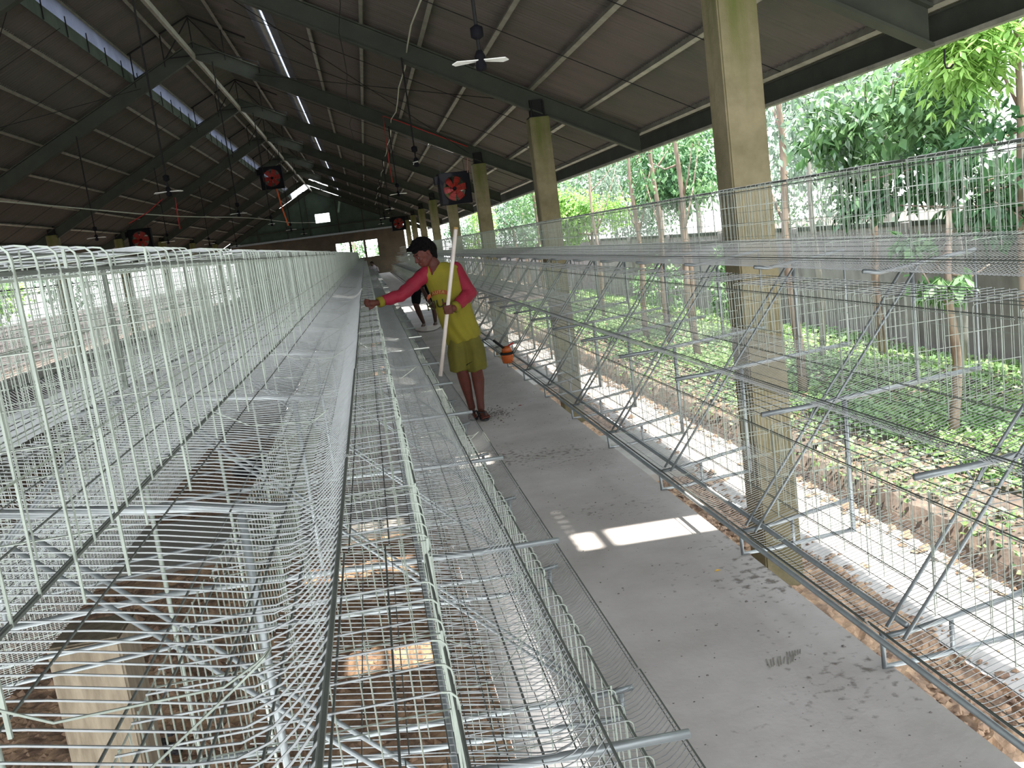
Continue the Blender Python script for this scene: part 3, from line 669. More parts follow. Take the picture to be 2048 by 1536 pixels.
def limb(bm, pts):
    for i, (p, r) in enumerate(pts):
        ball(bm, p, r)
        if i:
            q, rq = pts[i - 1]; a, b = Vector(q), Vector(p); d = b - a
            if d.length < 1e-4: continue
            d.normalize(); u = d.orthogonal().normalized(); w = d.cross(u); n = 14 if max(r, rq) > .012 else 7
            A_ = [bm.verts.new(a + (u * math.cos(2 * math.pi * k / n) + w * math.sin(2 * math.pi * k / n)) * rq) for k in range(n)]; B_ = [bm.verts.new(b + (u * math.cos(2 * math.pi * k / n) + w * math.sin(2 * math.pi * k / n)) * r) for k in range(n)]
            bm.faces.new(A_[::-1]); bm.faces.new(B_)
            for k in range(n): bm.faces.new((A_[k], A_[(k + 1) % n], B_[(k + 1) % n], B_[k]))
def loft(bm, rings, n=24):
    """rings: (cx, cy, cz, a, b, slope) ; slope = dz/dx of the ring"""
    vs = []
    for cx, cy, cz, a, b, sl in rings:
        vs.append([bm.verts.new((cx + a * math.cos(t), cy + b * math.sin(t), cz + sl * a * math.cos(t))) for t in [2 * math.pi * k / n for k in range(n)]])
    for i in range(len(vs) - 1):
        for k in range(n): bm.faces.new((vs[i][k], vs[i][(k + 1) % n], vs[i + 1][(k + 1) % n], vs[i + 1][k]))
    bm.faces.new(vs[0][::-1]); bm.faces.new(vs[-1])
TMP = bpy.data.scenes.new('scratch')
def evaluated(o):
    TMP.collection.objects.link(o)
    with bpy.context.temp_override(scene=TMP, view_layer=TMP.view_layers[0]):
        dg = bpy.context.evaluated_depsgraph_get(); dg.update()
        return bpy.data.meshes.new_from_object(o.evaluated_get(dg))
def fuse(name, build, m, voxel=.006, smooth=4):
    bm = bmesh.new(); build(bm); me = bpy.data.meshes.new(name); bm.to_mesh(me); bm.free()
    o = bpy.data.objects.new(name, me)
    md = o.modifiers.new('r', 'REMESH'); md.mode = 'VOXEL'; md.voxel_size = voxel
    ms = o.modifiers.new('s', 'SMOOTH'); ms.iterations = smooth; ms.factor = .5
    me2 = evaluated(o); me2.name = name
    bpy.data.objects.remove(o); me2.materials.clear(); me2.materials.append(M[m])
    me2.polygons.foreach_set('use_smooth', [True] * len(me2.polygons)); me2.update(); return me2
V3 = Vector
def hand(bm, wrist, palm, dirs, tips_curl, thumb, up):
    """five fingers of unequal length rooted in the palm"""
    w, p = V3(wrist), V3(palm); f = V3(dirs).normalized(); u = V3(up).normalized(); s = f.cross(u).normalized(); 
    limb(bm, [(w, .024), (w.lerp(p, .5), .027), (p, .030)])
    for k, (off, ln) in enumerate(((-.027, .062), (-.009, .074), (.009, .070), (.027, .054))):
        b = p + u * off + f * .014; c1 = (f + s * tips_curl * .35).normalized(); c2 = (f + s * tips_curl * 1.1).normalized(); c3 = (f * .35 + s * tips_curl * 1.7).normalized()
        q1 = b + c1 * ln * .5; q2 = q1 + c2 * ln * .32; q3 = q2 + c3 * ln * .26
        limb(bm, [(b, .0095), (q1, .0088), (q2, .0080), (q3, .0070)])
    t = V3(thumb).normalized(); b = w.lerp(p, .55) + u * -.018; limb(bm, [(b, .012), (b + t * .032, .0105), (b + t * .054 + f * .010, .0085)])
def head(bm, c, f, s=1.0):
    c = V3(c); f = V3(f).normalized(); r = f.cross(V3((0, 0, 1))).normalized(); u = r.cross(f).normalized()
    def P(a, b, d): return c + (f * a + r * b + u * d) * s
    ball(bm, P(-.018, 0, .030), .083 * s); ball(bm, P(.010, 0, .012), .074 * s); ball(bm, P(.030, 0, -.035), .056 * s)
    limb(bm, [(P(.062, 0, -.070), .021 * s), (P(.045, 0, -.078), .028 * s)])
    for b in (-1, 1):
        limb(bm, [(P(-.005, .058 * b, -.035), .026 * s), (P(.045, .024 * b, -.072), .024 * s)])
        ball(bm, P(.060, .034 * b, -.018), .020 * s); limb(bm, [(P(.076, .012 * b, .018), .010 * s), (P(.066, .045 * b, .018), .010 * s)])
        limb(bm, [(P(-.008, .078 * b, .006), .013 * s), (P(-.012, .082 * b, -.022), .009 * s)])
    limb(bm, [(P(.078, 0, .010), .010 * s), (P(.095, 0, -.022), .013 * s)]); ball(bm, P(.086, .010, -.026), .010 * s); ball(bm, P(.086, -.010, -.026), .010 * s)
    limb(bm, [(P(.078, -.020, -.052), .007 * s), (P(.084, 0, -.050), .008 * s), (P(.078, .020, -.052), .007 * s)])
    limb(bm, [(P(.074, -.016, -.062), .007 * s), (P(.079, 0, -.062), .009 * s), (P(.074, .016, -.062), .007 * s)])
    return P
# ---- the worker in the yellow jersey
man = empty('person', (.75, 7.95, 0), label='man in yellow jersey with pink sleeves leaning to the left cages, holding a white pole', cat='person')
def local(me, o): me.transform(Matrix.Translation(-V3(o.location))); return me
Y0 = 7.95
sh_l, el_l, wr_l, pa_l = at_y(851, 548, 7.92), at_y(803, 590, 7.86), at_y(757, 605, 7.76), at_y(742, 607, 7.73)
sh_r, el_r, wr_r = at_y(911, 541, 7.97), at_y(940, 586, 7.90), at_y(908, 616, 7.765)
pole_t, pole_b = V3(at_y(912, 455, 7.70)), V3(at_y(881, 752, 7.70))
tq = .548; grip = pole_t.lerp(pole_b, tq)
HC = V3(at_y(848, 507, 7.92)); HF = (-.86, -.30, -.42)
hipc = V3((.725, 7.98, .84))
def body(bm):
    limb(bm, [((.668, 7.97, .80), .072), ((.668, 7.95, .62), .072), ((.672, 7.93, .44), .052), ((.690, 7.97, .33), .053), ((.712, 8.00, .16), .034), ((.722, 8.01, .085), .033)])
    limb(bm, [((.785, 7.98, .80), .072), ((.800, 7.95, .62), .072), ((.797, 7.92, .44), .053), ((.806, 7.95, .33), .055), ((.796, 7.93, .16), .035), ((.792, 7.92, .085), .034)])
    for a, tx in (((.722, 8.01), .70), ((.792, 7.92), .805)):
        fx, fy = (tx - a[0]), -.17
        limb(bm, [((a[0], a[1] + .03, .045), .030), ((a[0] + fx * .5, a[1] + fy * .5, .046), .030), ((a[0] + fx * .85, a[1] + fy * .85, .036), .024)])
        for k in range(5):
            o = (k - 2) * .0155; ln = [.075, .06, .056, .05, .042][k]
            limb(bm, [((a[0] + fx * .85 + o, a[1] + fy * .85, .034), .0105), ((a[0] + fx + o * 1.05, a[1] + fy * .85 - ln, .028), .0085)])
    loft(bm, [(.727, 7.98, .74, .11, .085, 0), (.718, 7.98, .84, .118, .09, 0), (.70, 7.97, .97, .115, .085, 0), (.66, 7.95, 1.13, .132, .088, 0), (.618, 7.94, 1.25, .150, .098, 0), (.59, 7.94, 1.335, .115, .07, 0), (.565, 7.94, 1.375, .06, .05, 0)])
    limb(bm, [((.572, 7.945, 1.34), .062), ((.545, 7.94, 1.40), .056), ((HC.x + .02, 7.93, HC.z - .05), .055)])
    limb(bm, [(sh_l, .055), (el_l, .040), (wr_l, .026)]); limb(bm, [(sh_r, .057), (el_r, .041), (wr_r, .026)])
    hand(bm, wr_l, pa_l, V3(at_y(722, 606, 7.70)) - V3(pa_l), -.8, (-.7, -.5, -.5), (0, .25, 1))
    # fist round the pole: fingers wrap on the near side
    g = V3(grip); palm = g + V3((.036, .036, 0)); limb(bm, [(wr_r, .026), (palm + V3((.02, .01, 0)), .030), (palm, .029)])
    for k in range(4):
        z = -.030 + k * .0195; q = g + V3((-.0025 * k, 0, z)); lnf = [.9, 1.0, 1.0, .92][k]
        limb(bm, [(q + V3((.040, .024, 0)), .010), (q + V3((.036, -.012, 0)), .0098), (q + V3((.010, -.030 * lnf, 0)), .0092), (q + V3((-.020 * lnf, -.020, 0)), .0085), (q + V3((-.026, .004, .001)), .0078)])
    limb(bm, [(palm + V3((-.006, .004, .03)), .013), (g + V3((-.010, .026, .050)), .0115), (g + V3((-.030, .006, .056)), .0095)])
    head(bm, HC, HF, 1.04)
bd = fuse('body', body, 'skin', .0052, 3); link('body', local(bd, man), man)
def shirt(bm):
    loft(bm, [(.735, 7.985, .690, .152, .130, .17), (.718, 7.98, .80, .154, .124, .10), (.684, 7.97, .95, .155, .112, .05), (.652, 7.955, 1.12, .158, .110, 0), (.620, 7.945, 1.25, .160, .108, 0), (.602, 7.945, 1.32, .155, .092, .05), (.585, 7.945, 1.365, .115, .072, .05), (.572, 7.945, 1.392, .070, .060, 0)])
    limb(bm, [(V3(sh_l) + V3((.03, 0, 0)), .066), (V3(sh_l), .062)]); limb(bm, [(V3(sh_r) + V3((-.05, 0, 0)), .070), (V3(sh_r) + V3((-.01, 0, .005)), .066)])
sm = fuse('jersey', shirt, 'yellow', .0065, 5); sm.materials.append(M['green'])
bm = bmesh.new(); bm.from_mesh(sm); kill = []
for f in bm.faces:
    c = f.calc_center_median()
    if c.y < 7.96 and c.z > 1.292 and abs(c.x - (.527 + .35 * (c.z - 1.292))) < .52 * (c.z - 1.292) + .004: kill.append(f)
    elif c.z > 1.384: kill.append(f)
    elif c.z < .705 + .17 * (c.x - .745): kill.append(f) if f.normal.z < -.8 else None
    if c.x < .495 and c.z > 1.322: f.material_index = 1
bmesh.ops.delete(bm, geom=kill, context='FACES')
# cloth folds
for v in bm.verts:
    if v.co.z < 1.1: v.co += v.normal * .006 * math.sin(v.co.x * 70 + v.co.z * 18 + 3 * math.sin(v.co.z * 9)) * min(1, (1.1 - v.co.z) * 4)
bm.to_mesh(sm); tree_s = BVHTree.FromBMesh(bm); bm.free()
link('jersey', local(sm, man), man)
for a, b, c, rr in ((sh_l, el_l, wr_l, (.064, .056, .043)), (sh_r, el_r, wr_r, (.067, .060, .046))):
    A, B, C = V3(a), V3(b), V3(c); D = B.lerp(C, .86); sl = A.lerp(B, -.06)
    me = fuse('sleeve', lambda bm: limb(bm, [(sl, rr[0]), (A.lerp(B, .5), (rr[0] + rr[1]) / 2 + .002), (B, rr[1]), (B.lerp(C, .5), rr[1] * .55 + rr[2] * .5), (D.lerp(B, .1), rr[2])]), 'pink', .006, 5)
    for v in me.vertices: v.co += v.normal * .003 * math.sin(v.co.x * 60 + v.co.z * 45)
    link('sleeve', local(me, man), man)
    d = (C - B).normalized(); q = B.lerp(C, .83); me = MB().tube([q, q + d * .022, q + d * .040], rr[2] + .002, 16).mesh('cuff', 'yellow', True); link('cuff', local(me, man), man)
def shorts(bm):
    loft(bm, [(.655, 7.955, .435, .088, .098, .05), (.662, 7.96, .60, .092, .098, 0), (.685, 7.98, .76, .085, .100, 0), (.70, 7.98, .82, .085, .09, 0)])
    loft(bm, [(.812, 7.945, .42, .092, .100, .15), (.806, 7.96, .60, .094, .100, 0), (.770, 7.98, .76, .085, .100, 0), (.735, 7.98, .82, .085, .09, 0)])
    loft(bm, [(.73, 7.98, .70, .134, .102, 0), (.718, 7.98, .79, .118, .100, 0), (.71, 7.98, .86, .10, .088, 0)])
me = fuse('shorts', shorts, 'olive', .0065, 4)
for v in me.vertices: v.co += v.normal * .005 * math.sin(v.co.x * 75 + 2 * math.sin(v.co.z * 8)) * min(1, max(0, (.82 - v.co.z) * 4))
tree_sh = BVHTree.FromPolygons([v.co.copy() for v in me.vertices], [tuple(p.vertices) for p in me.polygons])
link('shorts', local(me, man), man)
def hairm(bm):
    f = V3(HF).normalized(); r = f.cross(V3((0, 0, 1))).normalized(); u = r.cross(f).normalized(); P = lambda a, b, d: HC + (f * a + r * b + u * d) * 1.04
    ball(bm, P(-.026, 0, .042), .091); ball(bm, P(-.045, 0, .010), .083); ball(bm, P(.028, 0, .070), .060); limb(bm, [(P(-.060, 0, -.02), .055), (P(-.055, 0, -.06), .042)])
    rr = random.Random(5)
    for _ in range(150):
        th = rr.uniform(0, 6.28); q = rr.uniform(-.1, 1); d = V3((math.cos(th) * math.sqrt(1 - q * q), math.sin(th) * math.sqrt(1 - q * q), q)); c = P(-.024, 0, .040)
        if d.dot(f) > .55 and d.dot(u) < .55: continue
        limb(bm, [(c + d * .082, .010), (c + d * .101 + f * .014, .0055), (c + d * .108 + f * .026, .003)])
    for k in range(9): b = -.05 + k * .0125; limb(bm, [(P(.050, b, .085), .014), (P(.085, b, .090 + .006 * (k % 3)), .007), (P(.104, b * 1.1, .078), .004)])
link('hair', local(fuse('hair', hairm, 'hair', .0045, 1), man), man)
f_ = V3(HF).normalized(); r_ = f_.cross(V3((0, 0, 1))).normalized(); u_ = r_.cross(f_).normalized()
for b in (-1, 1):
    p = HC + (f_ * .072 + r_ * .031 * b + u_ * .002) * 1.04; e = MB().lathe([(0, -.008), (.005, -.006), (.0075, 0), (.005, .006), (0, .008)], tuple(p), 10).mesh('eye', 'litter', True); link('eye', local(e, man), man)
    p2 = p + f_ * .0085; e = MB().lathe([(0, -.004), (.004, 0), (0, .004)], tuple(p2), 8).mesh('pupil', 'hair', True); link('pupil', local(e, man), man)
    e = MB().tube([HC + (f_ * .080 + r_ * .014 * b + u_ * .024) * 1.04, HC + (f_ * .078 + r_ * .032 * b + u_ * .029) * 1.04, HC + (f_ * .064 + r_ * .048 * b + u_ * .022) * 1.04], .0035, 5).mesh('eyebrow', 'hair'); link('eyebrow', local(e, man), man)
for (ax_, ay_, tx) in ((.722, 8.01, .70), (.792, 7.92, .805)):
    s = MB(); n0 = 14; pts = []
    for k in range(n0):
        t = 2 * math.pi * k / n0; pts.append((ax_ + (tx - ax_) * .6 + .045 * math.cos(t) * (1 if math.sin(t) < 0 else .85), ay_ - .085 + .135 * math.sin(t)))
    s.v = [(x, y, .002) for x, y in pts] + [(x, y, .018) for x, y in pts]; s.f = [tuple(range(n0))[::-1], tuple(range(n0, 2 * n0))] + [(i, (i + 1) % n0, n0 + (i + 1) % n0, n0 + i) for i in range(n0)]
    sl = link('slipper', local(s.mesh('slipper', 'rubber'), man), man)
    st = MB().tube([(ax_ - .04, ay_ - .06, .02), (ax_ - .03, ay_ - .085, .062), (tx - .002, ay_ - .15, .068), (tx + .004, ay_ - .185, .02)], .007, 6).tube([(ax_ + .045, ay_ - .06, .02), (ax_ + .03, ay_ - .085, .062), (tx + .004, ay_ - .15, .068)], .007, 6).mesh('strap', 'rubber'); link('strap', local(st, man), sl)
# printed marks laid on the jersey and shorts
def project(me, tr, off=.0025):
    bm = bmesh.new(); bm.from_mesh(me); bmesh.ops.triangulate(bm, faces=bm.faces[:]); bmesh.ops.subdivide_edges(bm, edges=[e for e in bm.edges if e.calc_length() > .02], cuts=2, use_grid_fill=True)
    for v in bm.verts:
        h = tr.ray_cast(V3((v.co.x, 7.0, v.co.z)), V3((0, 1, 0)))
        v.co.y = (h[0].y if h[0] else 7.85) - off
    bm.to_mesh(me); bm.free(); return me
def text_mesh(t, size, m, c, rot, shear=0.0):
    cu = bpy.data.curves.new('t', 'FONT'); cu.body = t; cu.size = size; cu.align_x = 'CENTER'; cu.align_y = 'CENTER'; cu.offset = .0012; cu.resolution_u = 3; cu.shear = shear
    o = bpy.data.objects.new('t', cu); me = evaluated(o); bpy.data.objects.remove(o); me.materials.clear(); me.materials.append(M[m])
    ca, sa = math.cos(rot), math.sin(rot)
    for v in me.vertices: x, y = v.co.x, v.co.y; v.co = V3((c[0] + x * ca - y * sa, 0, c[1] + x * sa + y * ca))
    return me
pc = at_y(874, 588, 7.84); bx, bz = pc[0], pc[2]
ban = MB(); N_ = 14
def arcp(u, v): x = -.078 + .156 * u; return (bx + x * .985 + .02 * v, 0, bz + .012 - 3.2 * x * x - .014 * 0 + v + x * .13)
for i in range(N_): ban.quad(arcp(i / N_, -.018), arcp((i + 1) / N_, -.018), arcp((i + 1) / N_, .018), arcp(i / N_, .018))
ban.poly([arcp(0, -.018), arcp(0, .018), arcp(-.10, .004), arcp(-.06, -.008), arcp(-.10, -.030)]); ban.poly([arcp(1, -.018), arcp(1.12, -.028), arcp(1.07, -.004), arcp(1.12, .012), arcp(1, .018)])
link('banner_print', local(project(ban.mesh('banner_print', 'red'), tree_s, .002), man), man)
for i, ch in enumerate('TAUTA'):
    x = -.054 + .027 * i; q = arcp((x + .078) / .156, 0)
    link('letter_print', local(project(text_mesh(ch, .036, 'print', (q[0], q[2]), -6.4 * x * .9 + .1), tree_s, .0045), man), man)
link('letter_print', local(project(text_mesh('KIU', .098, 'stripe', at_y(871, 611, 7.84)[::2], .12, .05), tree_s, .003), man), man)
sw = MB(); a0 = at_y(934, 731, 7.85); 
sw.poly([(a0[0], 0, a0[2] - .004), (a0[0] + .05, 0, a0[2] + .022), (a0[0] + .056, 0, a0[2] + .027), (a0[0] + .012, 0, a0[2] + .010), (a0[0] - .006, 0, a0[2] + .003)])
link('mark_print', local(project(sw.mesh('mark_print', 'black'), tree_sh), man), man)
pl = MB(); d = (pole_b - pole_t); pl.tube([pole_t, pole_t + d * .35, pole_b], .0165, 12); po = pl.obj('pole', 'pole', None, True, label='long white plastic pole held upright by the man in the yellow jersey', cat='pole')
MB().tube([pole_t - d * .003, pole_t + d * .012], .0185, 12).obj('end_cap', 'print', po, True)

# ---- two distant workers
p2 = empty('person', (.98, 17.6, 0), label='bare-legged person in black shorts bending over behind the man in yellow', cat='person')
def body2(bm):
    limb(bm, [((.86, 17.75, .78), .085), ((.80, 17.62, .46), .058), ((.84, 17.70, .30), .055), ((.90, 17.72, .09), .035)])
    limb(bm, [((1.02, 17.75, .78), .085), ((1.10, 17.66, .46), .058), ((1.14, 17.72, .30), .055), ((1.13, 17.72, .09), .035)])
    for ax_, ay_ in ((.90, 17.72), (1.13, 17.72)):
        limb(bm, [((ax_, ay_, .045), .034), ((ax_ - .03, ay_ - .10, .04), .028), ((ax_ - .045, ay_ - .16, .03), .020)])
    loft(bm, [(.94, 17.75, .76, .14, .10, 0), (.94, 17.70, .90, .14, .11, 0), (1.0, 17.55, 1.0, .15, .12, 0), (1.04, 17.42, 1.04, .10, .10, 0)])
    limb(bm, [((.98, 17.60, .98), .13), ((1.06, 17.30, 1.02), .12), ((1.12, 17.12, .98), .055)]); head(bm, (1.16, 17.02, .93), (.25, -.8, -.5))
    for s_ in (-.14, .14): limb(bm, [((1.06 + s_, 17.28, 1.0), .05), ((1.08 + s_, 17.10, .74), .04), ((1.10 + s_ * .6, 16.98, .55), .028), ((1.10 + s_ * .5, 16.94, .47), .03)])
link('body', local(fuse('body', body2, 'skind', .009, 3), p2), p2)
link('shorts', local(fuse('shorts', lambda bm: (limb(bm, [((.86, 17.75, .82), .11), ((.815, 17.64, .52), .088)]), limb(bm, [((1.02, 17.75, .82), .11), ((1.09, 17.67, .52), .088)]), loft(bm, [(.94, 17.75, .74, .15, .12, 0), (.94, 17.70, .93, .155, .125, 0)])), 'black', .01, 3), p2), p2)
link('shirt', local(fuse('shirt', lambda bm: (limb(bm, [((.97, 17.66, .95), .145), ((1.06, 17.32, 1.03), .135)]), limb(bm, [((.93, 17.28, 1.0), .065), ((.94, 17.14, .82), .058)]), limb(bm, [((1.20, 17.28, 1.0), .065), ((1.22, 17.14, .82), .058)])), 'black', .01, 3), p2), p2)
link('hair', local(fuse('hair', lambda bm: (ball(bm, (1.15, 17.045, .975), .092),), 'hair', .008, 1), p2), p2)
cx, cy = at_z(747, 548, .0)[0], 50.0; cx = at_y(748, 545, cy)[0]
p3 = empty('person', (cx, cy, 0), label='small distant person in a pale shirt crouching at the far end of the aisle', cat='person')
def body3(bm):
    for s_ in (-.12, .12):
        limb(bm, [((cx + s_ * .8, cy, .22), .09), ((cx + s_ * 1.4, cy - .34, .44), .06), ((cx + s_ * 1.2, cy - .22, .08), .04), ((cx + s_ * 1.2, cy - .38, .035), .03)])
        limb(bm, [((cx + s_ * 1.5, cy - .05, .66), .055), ((cx + s_ * 1.8, cy - .28, .48), .042), ((cx + s_ * .6, cy - .45, .36), .03), ((cx + s_ * .4, cy - .5, .33), .035)])
    limb(bm, [((cx, cy + .05, .24), .15), ((cx, cy + .02, .50), .15), ((cx, cy - .08, .70), .12), ((cx - .02, cy - .14, .80), .06)]); head(bm, (cx - .05, cy - .2, .90), (-.4, -.8, -.4))
link('body', local(fuse('body', body3, 'skind', .011, 3), p3), p3)
link('shirt', local(fuse('shirt', lambda bm: (limb(bm, [((cx, cy + .04, .26), .19), ((cx, cy + .02, .50), .19), ((cx, cy - .07, .70), .165)]), limb(bm, [((cx - .18, cy - .05, .66), .08), ((cx - .21, cy - .25, .5), .07)]), limb(bm, [((cx + .18, cy - .05, .66), .08), ((cx + .21, cy - .25, .5), .07)])), 'lilac', .012, 3), p3), p3)
link('trousers', local(fuse('trousers', lambda bm: [limb(bm, [((cx + q * .8, cy, .2), .12), ((cx + q * 1.4, cy - .33, .44), .085), ((cx + q * 1.2, cy - .22, .14), .06)]) for q in (-.12, .12)], 'black', .012, 3), p3), p3)
link('hair', local(fuse('hair', lambda bm: (ball(bm, (cx - .04, cy - .17, .94), .10),), 'hair', .01, 1), p3), p3)

# ------------------------------------------------------------------ fans
def box_fan(loc, size, rz, label, hang=.6):
    """square louvre-less extractor fan: frame, ring, six blades, guard, motor"""
    t = empty('exhaust_fan', loc, rz, label=label, cat='fan', group='square fans hung from the roof'); h = size / 2; Rr = h * .80
    fr = MB(); n = 32                               # front plate with a round hole
    for y in (-.14, .14):
        for k in range(n):
            a, b = 2 * math.pi * k / n, 2 * math.pi * (k + 1) / n
            def sq(t_): c, s = math.cos(t_), math.sin(t_); q = h / max(abs(c), abs(s)); return (q * c, y, q * s)
            pts = [(Rr * math.cos(a), y, Rr * math.sin(a)), sq(a), sq(b), (Rr * math.cos(b), y, Rr * math.sin(b))]; fr.poly(pts if y > 0 else pts[::-1])
    for k in range(n):
        a, b = 2 * math.pi * k / n, 2 * math.pi * (k + 1) / n; fr.quad((Rr * math.cos(a), -.14, Rr * math.sin(a)), (Rr * math.cos(b), -.14, Rr * math.sin(b)), (Rr * math.cos(b), .14, Rr * math.sin(b)), (Rr * math.cos(a), .14, Rr * math.sin(a)))
    fr.box(-h, -h + .02, -.14, .14, -h, h).box(h - .02, h, -.14, .14, -h, h).box(-h, h, -.14, .14, h - .02, h).box(-h, h, -.14, .14, -h, -h + .02)
    fr.obj('housing', 'fanhub', t)
    bl = MB()
    for k in range(6):
        a = 2 * math.pi * k / 6 + .12; m_ = MB(); q = 6; prev = None
        for i in range(q + 1):
            r = Rr * (.14 + .82 * i / q); w = Rr * (.10 + .17 * math.sin(math.pi * min(1, i / q + .12) * .62)); tw = .55 - .25 * i / q
            L_ = (r, -math.sin(tw) * w, w * math.cos(tw)); R_ = (r, math.sin(tw) * w, -w * math.cos(tw)); ro = lambda p: (p[0] * math.cos(a) - p[2] * math.sin(a), p[1], p[0] * math.sin(a) + p[2] * math.cos(a))
            if prev: m_.quad(prev[0], ro(L_), ro(R_), prev[1])
            prev = (ro(L_), ro(R_))
        m_.obj('blade', 'fanred', t)
    MB().lathe([(0, -.06), (Rr * .14, -.055), (Rr * .16, 0), (Rr * .14, .06), (0, .06)], n=16, axis='y').obj('hub', 'fanhub', t, True)
    MB().lathe([(0, .05), (.07, .05), (.07, .20), (0, .20)], n=14, axis='y').box(-h, h, .13, .15, -.02, .02).obj('motor', 'fanhub', t)
    gd = MB()
    for q in (.45, .75, .97): gd.tube([(Rr * q * math.cos(2 * math.pi * k / 24), -.145, Rr * q * math.sin(2 * math.pi * k / 24)) for k in range(25)], .003, 4)
    gd.tube([(-Rr, -.146, 0), (Rr, -.146, 0)], .003, 4).tube([(0, -.146, -Rr), (0, -.146, Rr)], .003, 4); gd.obj('guard', 'fanhub', t)
    MB().box(-h - .10, -h, -.1, .1, h * .35, h * .85).obj('switch_box', 'fanhub', t)
    for s in (-1, 1): MB().tube([(s * h * .8, 0, h), (s * h * .75, 0, h + hang)], .006, 5).obj('hanger', 'dark', t)
    return t
f1 = at_y(909, 377, 24.0); box_fan(f1, .80, .12, 'large black square fan with red blades hanging beside the right columns', rt(f1[0]) - f1[2] - .4)
f2 = at_y(797, 447, 50.0); box_fan(f2, .72, .1, 'small far black fan with red blades near the far end wall', rt(f2[0]) - f2[2] - .36)
f3 = at_y(544, 356, 35.0); box_fan(f3, .80, -.05, 'black fan with red blades hanging under the roof ridge', rt(f3[0]) - f3[2] - .4)
f4 = at_y(282, 480, 36.0); box_fan(f4, .80, 0, 'black fan half hidden behind the top of the left cages', rt(f4[0]) - f4[2] - .4)
MB().tube([(f3[0] + .1, 35, f3[2] - .4), (f3[0] + .18, 35, f3[2] - 1.1), (f3[0] + .3, 35, f3[2] - 1.75)], .035, 4).obj('ribbon', 'ribbon', label='orange ribbon dangling below the fan under the ridge', cat='ribbon')
# two-blade ceiling fans on long rods
def rod_fan(x, y, rz, label, z=2.73):
    t = empty('ceiling_fan', (x, y, z), rz, label=label, cat='fan', group='two-blade rod fans'); top = rt(x) - z - .28
    MB().tube([(0, 0, .05), (0, 0, top)], .013, 6).obj('rod', 'dark', t); MB().lathe([(0, -.07), (.035, -.06), (.04, -.03), (.03, .0), (.04, .03), (.02, .07), (0, .07)], n=12).obj('motor', 'fanhub', t, True)
    MB().lathe([(.012, .14), (.045, .16), (.045, .22), (.012, .24)], n=10).obj('switch_box', 'fanhub', t, True)
    for s in (1, -1):
        b = MB(); b.v = [(s * .02, -.03, 0), (s * .17, -.035, .0), (s * .20, .0, -.01), (s * .17, .05, -.012), (s * .02, .03, 0)]; k = 5; b.v += [(a, c, d + .006) for a, c, d in b.v]; b.f = [tuple(range(k)), tuple(range(2 * k - 1, k - 1, -1))] + [(i, i + k, (i + 1) % k + k, (i + 1) % k) for i in range(k)]
        b.obj('blade', 'white', t)
    return t
rf = at_y(961, 122, 6.55)
rod_fan(rf[0], 6.55, .05, 'two-blade white rod fan, nearest on the right slope', rf[2])
for k in range(1, 6): rod_fan(.93, RY[k + 1] - .15, [.5, 1.5, .1, .8, .3, .9][k], 'two-blade rod fan on the right slope, %s from the camera' % ORD[k], 2.74)
for k in range(0, 6): rod_fan(-2.58, RY[k + 1] - .15, [.2, .1, .5, 1.3, .1, .8][k], 'two-blade rod fan left of the ridge line, %s from the camera' % ORD[k], 2.74)
for k in range(0, 6): rod_fan(-5.6, RY[k + 1] - .15, [.2, 1.1, .5, .3, .1, .8][k], 'two-blade rod fan low on the left slope, %s from the camera' % ORD[k], 2.6)
# cables
def cable(pts, r, m, label): return MB().tube(pts, r, 5).obj('cable', m, None, True, label=label, cat='cable')
yr = RY[3] - .12
cable([at_y(785, 365, yr), at_y(779, 330, yr), at_y(766, 232, yr), at_y(800, 243, yr), at_y(866, 268, yr), at_y(935, 293, yr), at_y(935, 345, yr + 2.5)], .012, 'redcable', 'red cable running down a rafter to the large square fan')
cable([at_y(350, 395, 28), at_y(355, 430, 28), at_y(360, 458, 28)], .018, 'redcable', 'short red cable hanging above the left cages')
cable([at_y(258, 447, 24), at_y(295, 425, 24), at_y(325, 398, 24)], .012, 'redcable', 'red cable slanting up to a rod fan on the left slope')
P_ = []
for k in range(0, 40): y = .5 + k * 1.45; P_.append((1.02 + .03 * math.sin(k * 2.1), y, rt(1.02) - .12 - (.10 * math.sin(math.pi * ((y - 6.6) % 7.35) / 7.35))))
cable(P_, .011, 'hose', 'pale conduit strung lengthwise under the right roof slope')
cable([(x - .9, y, z - .0) for x, y, z in P_], .006, 'dark', 'thin dark wire strung lengthwise under the right roof slope')
P2 = [(-6.2 + 3.4 * k / 14, 8 + 55 * k / 14, 2.95 + .9 * (k / 14) + .05 * math.sin(k)) for k in range(15)]
cable(P2, .014, 'hose', 'pale hose strung across the left side of the shed')
hk = MB().tube([at_x(1889, 98, 4.5), at_x(1889, 125, 4.5), at_x(1893, 136, 4.5), at_x(1901, 136, 4.5), at_x(1907, 128, 4.5)], .008, 6).obj('hook', 'dark', None, True, label='small dark hook hanging from the eave at the top right', cat='hook')
